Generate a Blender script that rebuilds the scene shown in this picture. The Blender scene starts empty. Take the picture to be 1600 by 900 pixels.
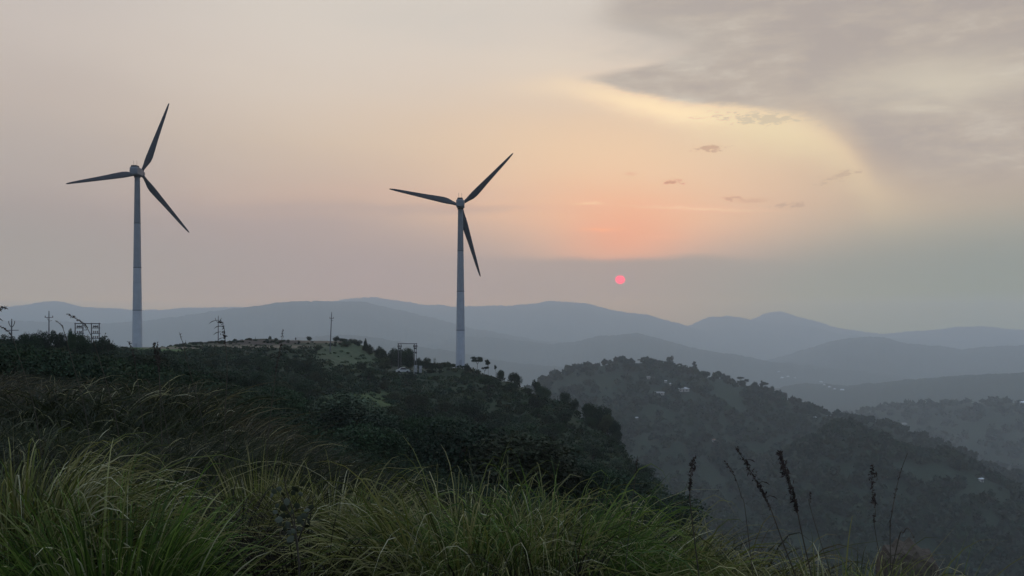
import bpy, math, random
import numpy as np
from mathutils import Vector, Matrix, Quaternion

F = 1500.0          # focal length in photo pixels (1600 wide)
HOR = 510.0         # photo row of the eye-level horizon
rad = math.radians
random.seed(7)
rng = np.random.default_rng(11)
C = bpy.context.scene.collection
SC = bpy.context.scene

# ------------------------------------------------------------------ camera
cam_d = bpy.data.cameras.new('camera')
cam = bpy.data.objects.new('camera', cam_d)
C.objects.link(cam)
cam.location = (0, 0, 0)
cam.rotation_euler = (rad(90), 0, 0)
cam_d.sensor_width = 36
cam_d.lens = 36 * F / 1600
cam_d.shift_y = (HOR - 450) / 1600
cam_d.clip_start = 0.05
cam_d.clip_end = 60000
SC.camera = cam

SC.view_settings.view_transform = 'Standard'
SC.view_settings.look = 'None'
SC.view_settings.gamma = 1
SC.view_settings.exposure = 0
SC.cycles.use_denoising = True
SC.cycles.volume_bounces = 6
SC.cycles.max_bounces = 8
SC.cycles.diffuse_bounces = 2
SC.cycles.transparent_max_bounces = 4


def lin(r, g, b):
    f = lambda c: ((c / 255 + 0.055) / 1.055) ** 2.4 if c / 255 > 0.04045 else c / 255 / 12.92
    return (f(r), f(g), f(b))


# ------------------------------------------------------------------ world
SUN_AZ = math.atan((969 - 800) / F)
SUN_EL = math.atan((HOR - 437) / F * math.cos(SUN_AZ))
world = bpy.data.worlds.new('World')
SC.world = world
world.use_nodes = True
WT = world.node_tree
WT.nodes.clear()
world.cycles.sampling_method = 'MANUAL'
world.cycles.sample_map_resolution = 1024


class V:
    """a float socket (or number) with arithmetic that builds nodes"""
    def __init__(s, t, k):
        s.t, s.k = t, k

    def _m(s, op, *o, clamp=False):
        n = s.t.nodes.new('ShaderNodeMath')
        n.operation = op
        n.use_clamp = clamp
        for i, v in enumerate((s,) + o):
            v = v.k if isinstance(v, V) else v
            if isinstance(v, (int, float)):
                n.inputs[i].default_value = v
            else:
                s.t.links.new(v, n.inputs[i])
        return V(s.t, n.outputs[0])
    def __add__(s, o): return s._m('ADD', o)
    def __radd__(s, o): return s._m('ADD', o)
    def __sub__(s, o): return s._m('SUBTRACT', o)
    def __rsub__(s, o): return (s * -1) + o
    def __mul__(s, o): return s._m('MULTIPLY', o)
    def __rmul__(s, o): return s._m('MULTIPLY', o)
    def __truediv__(s, o): return s._m('DIVIDE', o)
    def min(s, o): return s._m('MINIMUM', o)
    def max(s, o): return s._m('MAXIMUM', o)
    def exp(s): return s._m('EXPONENT')
    def ss(s, lo, hi):
        n = s.t.nodes.new('ShaderNodeMapRange')
        n.interpolation_type = 'SMOOTHSTEP'
        s.t.links.new(s.k, n.inputs[0])
        n.inputs[1].default_value, n.inputs[2].default_value = (lo, hi) if lo < hi else (hi, lo)
        n.inputs[3].default_value, n.inputs[4].default_value = (0, 1) if lo < hi else (1, 0)
        return V(s.t, n.outputs[0])


def mixc(t, f, a, b):
    n = t.nodes.new('ShaderNodeMix')
    n.data_type = 'RGBA'
    for i, v in ((0, f), (6, a), (7, b)):
        v = v.k if isinstance(v, V) else v
        if isinstance(v, tuple):
            n.inputs[i].default_value = (*v, 1)
        elif isinstance(v, (int, float)):
            n.inputs[i].default_value = v
        else:
            t.links.new(v, n.inputs[i])
    return n.outputs[2]


def ramp(t, f, stops):
    n = t.nodes.new('ShaderNodeValToRGB')
    e = n.color_ramp.elements
    while len(e) > 1:
        e.remove(e[-1])
    for i, (p, c) in enumerate(stops):
        q = e[0] if i == 0 else e.new(p)
        q.position = p
        q.color = (*c, 1)
    t.links.new(f.k if isinstance(f, V) else f, n.inputs[0])
    return n.outputs[0]


def S(px, py):      # photo pixel -> (azimuth, elevation) in "sky units" of 1/1500 rad
    a = math.atan((px - 800) / F)
    return a * F, (HOR - py) * math.cos(a)


tc = WT.nodes.new('ShaderNodeTexCoord')
sep = WT.nodes.new('ShaderNodeSeparateXYZ')
WT.links.new(tc.outputs['Generated'], sep.inputs[0])
X, Y_, Z = (V(WT, sep.outputs[i]) for i in range(3))
A = X._m('ARCTAN2', Y_) * F
hyp = (X * X + Y_ * Y_)._m('SQRT').max(0.001)
E = (Z / hyp).min(30) * F


def wnoise(scale, zs, detail=4, rough=0.55, off=0.0, dist=0.0):
    m = WT.nodes.new('ShaderNodeMapping')
    m.inputs['Location'].default_value = (off, off * 1.7, off * .6)
    m.inputs['Scale'].default_value = (scale, scale, scale * zs)
    WT.links.new(tc.outputs['Generated'], m.inputs[0])
    n = WT.nodes.new('ShaderNodeTexNoise')
    n.inputs['Scale'].default_value = 1
    n.inputs['Detail'].default_value = detail
    n.inputs['Roughness'].default_value = rough
    n.inputs['Distortion'].default_value = dist
    WT.links.new(m.outputs[0], n.inputs[0])
    return V(WT, n.outputs[0]) - 0.5       # about -.25 .. .25


def curve(x, pts, lo, hi, ylo, yhi):
    """piecewise smooth function of x through pts, as a float-curve node"""
    n = WT.nodes.new('ShaderNodeFloatCurve')
    c = n.mapping.curves[0]
    P = [((px - lo) / (hi - lo), (py - ylo) / (yhi - ylo)) for px, py in pts]
    c.points[0].location = P[0]
    c.points[1].location = P[-1]
    for p in P[1:-1]:
        c.points.new(*p)
    n.mapping.update()
    WT.links.new(((x - lo) / (hi - lo))._m('ADD', 0, clamp=True).k, n.inputs['Value'])
    return V(WT, n.outputs[0]) * (yhi - ylo) + ylo


def gauss(cx, cy, sx, sy, xx=None, yy=None):
    dx = ((xx or A) - cx) / sx
    dy = ((yy or E) - cy) / sy
    return (dx * dx + dy * dy)._m('MULTIPLY', -0.5).exp()


n_big = wnoise(3.2, 2.6, 5, 0.55, 1.3, 0.4)
n_mid = wnoise(9, 3.2, 5, 0.6, 4.1, 0.3)
n_fin = wnoise(34, 4.0, 6, 0.68, 7.7)
n_xf = wnoise(110, 3.0, 4, 0.6, 2.2)

Ew = E + n_mid * 26 + n_big * 40
f = Ew / 700.0                       # 0 at the horizon .. 1 at E=700
SK = SKY = dict
left = ramp(WT, f, [(0.00, lin(160, 150, 150)), (0.12, lin(162, 153, 151)), (0.24, lin(166, 156, 153)), (0.33, lin(175, 165, 159)),
                    (0.46, lin(188, 176, 168)), (0.62, lin(195, 185, 178)), (0.78, lin(194, 186, 181)), (1, lin(182, 180, 182))])
mid = ramp(WT, f, [(0.00, lin(160, 150, 150)), (0.12, lin(164, 153, 153)), (0.22, lin(170, 156, 154)), (0.27, lin(184, 164, 156)),
                   (0.40, lin(203, 186, 170)), (0.56, lin(213, 201, 189)), (0.74, lin(211, 202, 192)), (1, lin(186, 184, 184))])
right = ramp(WT, f, [(0.00, lin(132, 146, 146)), (0.10, lin(147, 149, 146)), (0.19, lin(160, 158, 150)), (0.28, lin(172, 161, 150)),
                     (0.42, lin(175, 163, 153)), (0.60, lin(178, 168, 160)), (0.8, lin(178, 172, 168)), (1, lin(172, 172, 176))])
aw = A + n_big * 160
col = mixc(WT, aw.ss(-760, -250), left, mid)
col = mixc(WT, aw.ss(260, 560), col, right)

# warm glow over the sun, cut off below by the murk
gx, gy = S(985, 255)
glow = gauss(gx, gy, 250, 88, aw, Ew)
col = mixc(WT, (glow * 0.88).min(1), col, lin(237, 203, 168))
gx, gy = S(968, 335)
col = mixc(WT, gauss(gx, gy, 135, 44, A + n_big * 40, Ew) * 0.8, col, lin(240, 184, 150))
gx, gy = S(972, 372)
col = mixc(WT, gauss(gx, gy, 64, 34, A + n_mid * 60, E + n_fin * 14) * 0.6, col, lin(232, 162, 136))
# faint uneven bands of high cloud
for (x, y, sx, sy, k, c) in [(600, 326, 150, 5, .45, (172, 156, 154)), (300, 318, 130, 6, .3, (172, 160, 156)), (720, 322, 60, 4, .4, (186, 158, 150)), (260, 70, 160, 26, .35, (204, 192, 182)),
                             (120, 250, 140, 30, .3, (178, 168, 164)), (520, 120, 200, 20, .3, (206, 192, 178)), (650, 300, 120, 10, .35, (206, 172, 158)), (700, 30, 140, 26, .4, (200, 194, 186)),
                             (880, 90, 90, 14, .35, (224, 210, 192))]:
    px_, py_ = S(x, y)
    col = mixc(WT, gauss(px_, py_, sx, sy, A + n_big * 120, E + n_mid * 40) * (n_mid * 2 + .8).max(0).min(1) * k, col, lin(*c))
# murk bank: hides the glow under about five degrees
murk_top = curve(A, [(-750, 150), (-420, 120), (-150, 112), (0, 106), (60, 106), (170, 105), (260, 107), (420, 100), (560, 110), (750, 120)],
                 -750, 750, 0, 300)
mk = murk_top - E + n_mid * 22 + n_fin * 6
mk_g = gauss(S(965, 0)[0], 0, 130, 1e6)
mk_s = mk.ss(-7, 9) * mk_g + mk.ss(-60, 45) * (1 - mk_g if False else (mk_g * -1 + 1))
murkc = ramp(WT, (A / 1500) + 0.5, [(0.05, lin(158, 153, 150)), (0.35, lin(163, 152, 152)), (0.62, lin(161, 152, 149)), (0.8, lin(147, 150, 147)), (0.95, lin(140, 147, 145))])
col = mixc(WT, mk_s * 0.9, col, murkc)

# great cloud, upper right, with a lit rim under its edge
def SP(px, py):
    return S(px, py)
low = curve(A, [SP(880, 118), SP(930, 131), SP(1000, 150), SP(1080, 163), SP(1190, 172), SP(1270, 188), SP(1315, 216), SP(1345, 250), SP(1385, 285), SP(1600, 300)],
            S(880, 0)[0], S(1600, 0)[0], 0, 500)
dlow = E - low + n_mid * 20 + n_fin * 14 + n_xf * 7          # >0 inside the cloud
soft = A.ss(S(1150, 0)[0], S(1380, 0)[0])
rim = (dlow._m('ADD', 14) / 13)
rim = (rim * rim * -0.5).exp() * gauss(S(1060, 0)[0], 0, 125, 1e6) * 1.0
col = mixc(WT, rim, col, lin(254, 226, 186))
rim2 = ((dlow._m('ADD', 30) / 24))
rim2 = (rim2 * rim2 * -0.5).exp() * gauss(S(1210, 0)[0], 0, 80, 1e6) * 0.7
col = mixc(WT, rim2, col, lin(232, 214, 176))
inside = (dlow.ss(-3, 12) * (1 - soft) + dlow.ss(-26, 60) * soft)
wedge = curve(E, [(340, 95), (372, 95), (384, 110), (398, 165), (412, 230), (428, 250), (445, 215), (465, 150), (485, 130), (540, 150), (700, 150)], 340, 700, 0, 400)
wisp = (A - wedge + n_mid * 110 + n_big * 60).ss(-25, 55)
shade = n_big * 2.0 + n_mid * 1.8 + n_fin * .9 + 0.43
cloudc = ramp(WT, shade, [(0.1, lin(172, 162, 156)), (0.42, lin(182, 171, 161)), (0.65, lin(192, 182, 171)), (0.9, lin(208, 200, 186))])
col = mixc(WT, inside * wisp * 0.93, col, cloudc)
px_, py_ = S(1470, 128)
col = mixc(WT, gauss(px_, py_, 95, 26, A + n_mid * 120, E + n_mid * 60) * 0.75, col, lin(208, 198, 180))
px_, py_ = S(1010, 55)
col = mixc(WT, gauss(px_, py_, 70, 24, A + n_mid * 160, E + n_mid * 80 + (A - px_) * 0.2) * 0.6, col, lin(184, 176, 168))
# ragged strip under the rim
px_, py_ = S(1185, 184)
strip = gauss(px_, py_, 66, 9, A, E + (A - px_) * 0.10 + n_fin * 20 + n_xf * 10)
strip = (strip + n_fin * 2.0 + n_xf * 3.0 - .5).ss(0.0, .6) * strip.ss(.05, .4) * .75
col = mixc(WT, strip.min(1), col, lin(202, 187, 164))
# small clouds and bright streaks in the glow
for (x, y, sx, sy, tilt, k, c) in [(1110, 231, 17, 3.0, 0.0, .8, (203, 172, 146)), (1050, 284, 11, 3.6, 0.0, .85, (206, 160, 134)),
                                   (1310, 275, 22, 4.0, 0.22, .7, (196, 176, 154)), (1140, 309, 13, 2.4, 0, .7, (202, 166, 142)),
                                   (1234, 320, 17, 3.0, 0, .55, (188, 166, 148)), (985, 272, 6, 1.6, 0, .6, (214, 176, 146)),
                                   (1176, 313, 15, 2, 0, .45, (202, 166, 142)),
                                   (920, 318, 14, 1.2, 0, .8, (246, 200, 164)), (1085, 326, 60, 1.6, -0.06, .6, (246, 200, 168)),
                                   (940, 359, 22, 1.4, 0, .9, (255, 176, 140)), (1035, 370, 22, 1.3, 0, .5, (240, 176, 150))]:
    px_, py_ = S(x, y)
    g = gauss(px_, py_, sx * (1.35 if sy > 2.2 else 1), sy * (1.5 if sy > 2.2 else 1), A, E - (A - px_) * tilt + n_fin * 12 + n_xf * 6)
    if sy > 2.2:
        g = (g + n_fin * 1.5 + n_xf * 3.2 - .55).ss(0.0, .6) * g.ss(.08, .4)
    g = g * k
    col = mixc(WT, (g * 1.1).min(1), col, lin(c[0] - 4, c[1] - 8, c[2] - 6) if sy > 2.2 or x in (1176,) else lin(*c))

# what reaches the eye has crossed the low haze; the sky itself is stronger by as much
HC = (.224, .260, .312)
tau = (E.max(36.7)._m('POWER', -1.0) * (-0.000175 * 440 * F)).exp()
vs_ = WT.nodes.new('ShaderNodeVectorMath'); vs_.operation = 'SCALE'
vs_.inputs[0].default_value = HC
WT.links.new((1 - tau * 1.0 if False else (tau * -1 + 1)).k, vs_.inputs['Scale'])
vd = WT.nodes.new('ShaderNodeVectorMath'); vd.operation = 'SUBTRACT'
WT.links.new(col, vd.inputs[0]); WT.links.new(vs_.outputs[0], vd.inputs[1])
vq = WT.nodes.new('ShaderNodeVectorMath'); vq.operation = 'SCALE'
WT.links.new(vd.outputs[0], vq.inputs[0])
WT.links.new((tau._m('POWER', -1.0)).k, vq.inputs['Scale'])
vm_ = WT.nodes.new('ShaderNodeVectorMath'); vm_.operation = 'MAXIMUM'
WT.links.new(vq.outputs[0], vm_.inputs[0]); vm_.inputs[1].default_value = (.05, .05, .05)
col = vm_.outputs[0]

# the dome overhead and behind the camera: paler blue-grey, Sky Texture
sky = WT.nodes.new('ShaderNodeTexSky')
sky.sky_type = 'NISHITA'
sky.sun_disc = False
sky.sun_elevation = SUN_EL
sky.sun_rotation = SUN_AZ
sky.air_density = 1.5
sky.dust_density = 3
up = E.ss(560, 2200)
back = (Y_ * -1 + Z * 0.3).ss(-0.75, 0.15)
away = up.max(back)
dome = mixc(WT, Z.ss(-0.05, 0.75), (.22, .30, .44), (.50, .62, .82))
col = mixc(WT, away, col, dome)
_haloslot = None
# red sun disc, its upper edge shaved by murk
sx_, sy_ = S(969, 437)
dx, dy = (A - sx_) / 7.2, (E - sy_) / 6.6
r2 = dx * dx + dy * dy
disc = r2.ss(1.3, 0.78) * ((E - sy_ + (A - sx_) * 0.12).ss(8.5, 4.2) * .9 + .1)
halo = (r2 * -0.11).exp() * 0.16
SUNDISC = lin(255, 38, 66)
col = mixc(WT, halo, col, (.75, .42, .40))
bg1 = WT.nodes.new('ShaderNodeBackground')
WT.links.new(col, bg1.inputs[0])
bg1.inputs[1].default_value = 1.0
bg_sun = WT.nodes.new('ShaderNodeBackground')
bg_sun.inputs[0].default_value = (*SUNDISC, 1)
bg_sun.inputs[1].default_value = 5.2
mx = WT.nodes.new('ShaderNodeMixShader')
WT.links.new(disc.max(0).min(1).k, mx.inputs[0])
WT.links.new(bg1.outputs[0], mx.inputs[1])
WT.links.new(bg_sun.outputs[0], mx.inputs[2])
bg2 = WT.nodes.new('ShaderNodeBackground')
WT.links.new(sky.outputs[0], bg2.inputs[0])
bg2.inputs[1].default_value = 0.05
add = WT.nodes.new('ShaderNodeAddShader')
WT.links.new(mx.outputs[0], add.inputs[0])
ms = WT.nodes.new('ShaderNodeMath'); ms.operation = 'MULTIPLY'
WT.links.new(away.k, ms.inputs[0]); ms.inputs[1].default_value = 0.05
WT.links.new(ms.outputs[0], bg2.inputs[1])
WT.links.new(bg2.outputs[0], add.inputs[1])
wo = WT.nodes.new('ShaderNodeOutputWorld')
WT.links.new(add.outputs[0], wo.inputs[0])

# ------------------------------------------------------------------ sun (very low, dimmed by the murk)
sun_d = bpy.data.lights.new('sun', 'SUN')
sun_d.energy = 0.22
sun_d.angle = rad(3)
sun_d.color = (1.0, 0.5, 0.36)
sun = bpy.data.objects.new('sun', sun_d)
C.objects.link(sun)
sdir = Vector((math.sin(SUN_AZ) * math.cos(SUN_EL), math.cos(SUN_AZ) * math.cos(SUN_EL), math.sin(SUN_EL)))
sun.rotation_euler = sdir.to_track_quat('Z', 'Y').to_euler()
sun.location = (0, 50, 40)


# ------------------------------------------------------------------ helpers
def mat(name, color, rough=0.8, var=0.0, scale=3.0, attr=None, spec=0.3, bump=0.0, bscale=20, bdist=0.05, objvar=0.0, metal=0.0):
    m = bpy.data.materials.new(name)
    m.use_nodes = True
    t = m.node_tree
    b = t.nodes['Principled BSDF']
    b.inputs['Roughness'].default_value = rough
    b.inputs['Specular IOR Level'].default_value = spec
    b.inputs['Metallic'].default_value = metal
    src = None
    if attr:
        a = t.nodes.new('ShaderNodeAttribute')
        a.attribute_name = attr
        src = a.outputs['Color']
    tcn = t.nodes.new('ShaderNodeTexCoord')
    nz = t.nodes.new('ShaderNodeTexNoise')
    nz.inputs['Scale'].default_value = scale
    nz.inputs['Detail'].default_value = 5
    nz.inputs['Roughness'].default_value = 0.65
    t.links.new(tcn.outputs['Object'], nz.inputs[0])
    mr = t.nodes.new('ShaderNodeMapRange')
    mr.inputs[1].default_value, mr.inputs[2].default_value = 0.3, 0.7
    mr.inputs[3].default_value, mr.inputs[4].default_value = 1 - var, 1 + var
    t.links.new(nz.outputs[0], mr.inputs[0])
    fac = mr.outputs[0]
    if objvar:
        oi = t.nodes.new('ShaderNodeObjectInfo')
        r2 = t.nodes.new('ShaderNodeMapRange')
        r2.inputs[3].default_value, r2.inputs[4].default_value = 1 - objvar, 1 + objvar
        t.links.new(oi.outputs['Random'], r2.inputs[0])
        mm = t.nodes.new('ShaderNodeMath'); mm.operation = 'MULTIPLY'
        t.links.new(fac, mm.inputs[0]); t.links.new(r2.outputs[0], mm.inputs[1])
        fac = mm.outputs[0]
    vm = t.nodes.new('ShaderNodeVectorMath'); vm.operation = 'SCALE'
    if src is not None:
        t.links.new(src, vm.inputs[0])
    else:
        vm.inputs[0].default_value = color
    t.links.new(fac, vm.inputs['Scale'])
    t.links.new(vm.outputs[0], b.inputs['Base Color'])
    if bump:
        n2 = t.nodes.new('ShaderNodeTexNoise')
        n2.inputs['Scale'].default_value = bscale
        n2.inputs['Detail'].default_value = 6
        t.links.new(tcn.outputs['Object'], n2.inputs[0])
        bp = t.nodes.new('ShaderNodeBump')
        bp.inputs['Strength'].default_value = bump
        bp.inputs['Distance'].default_value = bdist
        t.links.new(n2.outputs[0], bp.inputs['Height'])
        t.links.new(bp.outputs[0], b.inputs['Normal'])
    return m


def tag(o, label=None, cat=None, group=None, kind=None):
    if label: o['label'] = label
    if cat: o['category'] = cat
    if group: o['group'] = group
    if kind: o['kind'] = kind
    return o


def empty(name, loc, rz=0.0):
    o = bpy.data.objects.new(name, None)
    o.empty_display_size = 0.2
    C.objects.link(o)
    o.location = loc
    o.rotation_euler = (0, 0, rz)
    return o


def np_mesh(name, verts, faces, material=None, smooth=False, colors=None, matidx=None):
    """verts (n,3), faces (m,k) all the same k"""
    verts = np.asarray(verts, dtype=np.float32)
    faces = np.asarray(faces, dtype=np.int32)
    me = bpy.data.meshes.new(name)
    me.vertices.add(len(verts))
    me.vertices.foreach_set('co', verts.ravel())
    k = faces.shape[1]
    me.loops.add(faces.size)
    me.loops.foreach_set('vertex_index', faces.ravel())
    me.polygons.add(len(faces))
    me.polygons.foreach_set('loop_start', np.arange(0, faces.size, k, dtype=np.int32))
    me.update(calc_edges=True)
    if smooth:
        me.polygons.foreach_set('use_smooth', np.ones(len(faces), dtype=bool))
    if colors is not None:
        ca = me.color_attributes.new('col', 'FLOAT_COLOR', 'POINT')
        c4 = np.ones((len(verts), 4), dtype=np.float32)
        c4[:, :3] = colors
        ca.data.foreach_set('color', c4.ravel())
    if material:
        me.materials.append(material)
    return me


def link(name, me, parent=None, loc=None):
    o = bpy.data.objects.new(name, me)
    C.objects.link(o)
    if parent is not None:
        o.parent = parent
    if loc is not None:
        o.location = loc
    return o


class MB:
    """collects simple solids into one mesh (mixed polygons)"""
    def __init__(s):
        s.v, s.f, s.sm = [], [], []

    def add(s, vs, fs, smooth=False):
        n = len(s.v)
        s.v += [tuple(v) for v in vs]
        s.f += [tuple(i + n for i in f) for f in fs]
        s.sm += [smooth] * len(fs)
        return s

    def box(s, c, size, rot=None, bev=0.0):
        hx, hy, hz = (q / 2 for q in size)
        vs = [Vector((x * hx, y * hy, z * hz)) for x in (-1, 1) for y in (-1, 1) for z in (-1, 1)]
        if rot is not None:
            vs = [rot @ v for v in vs]
        vs = [v + Vector(c) for v in vs]
        return s.add(vs, [(0, 1, 3, 2), (4, 6, 7, 5), (0, 4, 5, 1), (2, 3, 7, 6), (0, 2, 6, 4), (1, 5, 7, 3)])

    def loft(s, rings, cap=True, smooth=True):
        n = len(rings[0])
        vs = [p for r in rings for p in r]
        fs = []
        for i in range(len(rings) - 1):
            for j in range(n):
                a, b = i * n + j, i * n + (j + 1) % n
                fs.append((a, b, b + n, a + n))
        s.add(vs, fs, smooth)
        if cap:
            s.add(rings[0], [tuple(range(n))[::-1]])
            s.add(rings[-1], [tuple(range(n))])
        return s

    def tube(s, pts, radii, n=8, cap=True):
        pts = [Vector(p) for p in pts]
        if isinstance(radii, (int, float)):
            radii = [radii] * len(pts)
        rings = []
        up = None
        for i, p in enumerate(pts):
            d = (pts[min(i + 1, len(pts) - 1)] - pts[max(i - 1, 0)]).normalized()
            if up is None or abs(up.dot(d)) > 0.95:
                up = Vector((0, 0, 1)) if abs(d.z) < 0.9 else Vector((0, 1, 0))
            a = d.cross(up).normalized()
            b = d.cross(a).normalized()
            up = a.cross(d)
            rings.append([p + (a * math.cos(t) + b * math.sin(t)) * radii[i] for t in (2 * math.pi * k / n for k in range(n))])
        return s.loft(rings, cap)

    def build(s, name, material, parent=None, loc=None):
        me = bpy.data.meshes.new(name)
        me.from_pydata([tuple(v) for v in s.v], [], s.f)
        me.polygons.foreach_set('use_smooth', s.sm)
        me.update()
        if material:
            me.materials.append(material)
        return link(name, me, parent, loc)


def copy_tree(o, parent=None):
    c = o.copy()
    C.objects.link(c)
    if parent is not None:
        c.parent = parent
    for ch in list(o.children):
        copy_tree(ch, c)
    return c


# ------------------------------------------------------------------ noise
def _hash(ix, iy, seed):
    h = (ix.astype(np.int64) * 374761393 + iy.astype(np.int64) * 668265263 + seed * 974634777) & 0xFFFFFFFF
    h = ((h ^ (h >> 13)) * 1274126177) & 0xFFFFFFFF
    return ((h ^ (h >> 16)) & 0xFFFFFF) / float(0xFFFFFF) * 2 - 1


def vnoise(x, y, seed=0):
    ix, iy = np.floor(x), np.floor(y)
    fx, fy = x - ix, y - iy
    fx = fx * fx * (3 - 2 * fx); fy = fy * fy * (3 - 2 * fy)
    a, b = _hash(ix, iy, seed), _hash(ix + 1, iy, seed)
    c, d = _hash(ix, iy + 1, seed), _hash(ix + 1, iy + 1, seed)
    return (a * (1 - fx) + b * fx) * (1 - fy) + (c * (1 - fx) + d * fx) * fy


def fbm(x, y, wl, octv=4, seed=0, gain=0.5):
    r, amp, tot = 0, 1, 0
    for o in range(octv):
        r = r + amp * vnoise(x / wl + 13.7 * o, y / wl - 7.1 * o, seed + o)
        tot += amp
        wl *= 0.5; amp *= gain
    return r / tot


# ------------------------------------------------------------------ terrain
def az_of(px):
    return np.arctan((np.asarray(px, float) - 800) / F)


# near hill: columns of (distance, photo row) for the bare ground
NEAR = {
    -500: [(1, -1.6), (5, -1.5), (15, -1.5), (40, -2.5), (120, -4), (300, -6), (420, -14), (900, -120)],
    0: [(1, -1.65), (5, -1.5), (12, 668), (30, 606), (60, 584), (115, 556), (200, 545), (300, 545), (400, -15), (900, -120)],
    200: [(1, -1.65), (5, -1.55), (12, 676), (30, 632), (60, 606), (120, 584), (200, 561), (292, 544.5), (312, 545), (400, -15), (900, -330)],
    300: [(1, -1.65), (5, -1.6), (12, 690), (30, 650), (60, 628), (120, 604), (200, 572), (285, 543), (315, 536), (345, 535), (430, -15), (900, -330)],
    400: [(1, -1.65), (5, -1.6), (12, 725), (30, 686), (60, 660), (120, 625), (200, 590), (280, 552), (320, 534), (350, 529), (440, -12), (900, -330)],
    480: [(1, -1.65), (5, -1.65), (12, 750), (30, 728), (60, 702), (110, 655), (170, 624), (250, 575), (320, 538), (350, 529), (440, -14), (900, -330)],
    550: [(1, -1.65), (5, -1.7), (12, 775), (30, 760), (60, 728), (100, 685), (150, 652), (220, 605), (300, 560), (335, 533), (350, 532), (440, -18), (900, -330)],
    620: [(1, -1.65), (5, -1.75), (12, 792), (30, 782), (60, 750), (100, 712), (150, 675), (220, 628), (290, 585), (330, 566), (380, -18), (900, -330)],
    720: [(1, -1.65), (5, -1.8), (12, 815), (30, 815), (60, 775), (100, 725), (150, 690), (220, 640), (290, 588), (309, 574), (330, 575), (420, -40), (900, -330)],
    800: [(1, -1.65), (5, -1.85), (12, 830), (30, 835), (60, 795), (100, 745), (150, 710), (220, 660), (280, 603), (300, 596), (330, -28), (450, -75), (900, -330)],
    880: [(1, -1.65), (5, -1.85), (12, 845), (30, 850), (60, 815), (100, 775), (150, 735), (220, 670), (262, 632), (285, -28), (360, -60), (900, -330)],
    960: [(1, -1.65), (5, -1.9), (12, 860), (30, 865), (60, 840), (100, 800), (150, 765), (220, 700), (246, 682), (270, -36), (330, -65), (900, -330)],
    1040: [(1, -1.65), (5, -1.95), (12, 880), (30, 890), (60, 865), (100, 830), (150, 800), (190, 772), (215, -42), (280, -75), (900, -330)],
    1130: [(1, -1.65), (5, -1.95), (12, 905), (30, 925), (60, 905), (100, -27), (180, -58), (280, -90), (900, -330)],
    1250: [(1, -1.7), (3, -1.62), (4.4, -1.75), (12, -4.0), (30, -10.0), (60, -20), (100, -35), (200, -72), (300, -105), (900, -330)],
    1600: [(1, -1.8), (3, -1.95), (5, -2.5), (12, -5.4), (30, -13), (60, -26), (100, -44), (200, -88), (300, -122), (900, -330)],
    2600: [(1, -1.8), (5, -3), (12, -6), (30, -14), (60, -28), (100, -46), (200, -90), (300, -125), (900, -330)],
}
# far ridges: (distance, front slope, [(px, py) crest ...])
RIDGES = [
    (1350, 0.30, [(600, 900), (760, 650), (850, 597), (900, 578), (960, 566), (1020, 569), (1080, 584), (1150, 602), (1200, 617), (1250, 636), (1300, 650),
                 (1400, 672), (1480, 702), (1550, 735), (1600, 752), (1800, 800), (2200, 900)]),
    (1000, 0.34, [(900, 1000), (1150, 800), (1230, 712), (1290, 675), (1330, 668), (1370, 690), (1430, 716), (1470, 712), (1510, 728), (1560, 760), (1650, 800), (1900, 900)]),
    (2600, 0.22, [(900, 900), (1200, 720), (1320, 652), (1370, 641), (1430, 634), (1490, 633), (1550, 629), (1600, 632), (1700, 620), (2000, 600), (2600, 600)]),
    (5200, 0.22, [(-1400, 560), (0, 560), (300, 545), (440, 530), (540, 522), (600, 529), (660, 541), (720, 553), (800, 566), (870, 572), (930, 577), (1000, 590), (1200, 640), (1800, 900)]),
    (4600, 0.17, [(700, 900), (1100, 680), (1200, 610), (1260, 598), (1320, 604), (1400, 596), (1480, 588), (1560, 584), (1600, 580), (1800, 570), (2600, 560)]),
    (7000, 0.22, [(300, 640), (600, 560), (720, 525), (800, 531), (860, 538), (900, 534), (940, 526), (990, 519), (1040, 531), (1080, 542), (1130, 553), (1160, 554), (1200, 564),
                  (1260, 572), (1330, 578), (1400, 586), (1500, 610), (1800, 700)]),
    (8600, 0.22, [(-1600, 500), (-600, 490), (0, 500), (150, 505), (240, 500), (320, 488), (380, 480), (430, 474), (470, 471), (520, 471), (560, 470), (600, 478), (640, 488), (680, 498),
                  (740, 513), (820, 527), (900, 545), (1100, 620), (1500, 700)]),
    (8800, 0.2, [(800, 760), (1100, 600), (1200, 562), (1260, 545), (1290, 535), (1340, 527), (1380, 528), (1410, 534), (1450, 540), (1500, 546), (1550, 542), (1600, 538), (1750, 530), (2600, 520)]),
    (13000, 0.2, [(-2200, 490), (-300, 485), (0, 481), (30, 476), (70, 470), (95, 471), (120, 478), (160, 482), (240, 485), (330, 480), (420, 479), (500, 474), (540, 467), (580, 464), (640, 473),
                 (720, 479), (800, 477), (860, 471), (910, 473), (960, 486), (1010, 491), (1060, 506), (1110, 520), (1160, 532), (1230, 548), (1320, 560), (1600, 600)]),
    (14500, 0.2, [(700, 620), (980, 550), (1050, 520), (1080, 507), (1110, 495), (1140, 493), (1170, 499), (1200, 503), (1260, 509), (1330, 524), (1450, 532), (1700, 536), (2600, 520)]),
    (16800, 0.18, [(800, 560), (1100, 510), (1170, 500), (1200, 489), (1225, 486), (1250, 494), (1300, 510), (1380, 522), (1440, 517), (1490, 510), (1530, 509), (1600, 516), (1700, 520), (2600, 522)]),
]

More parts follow.
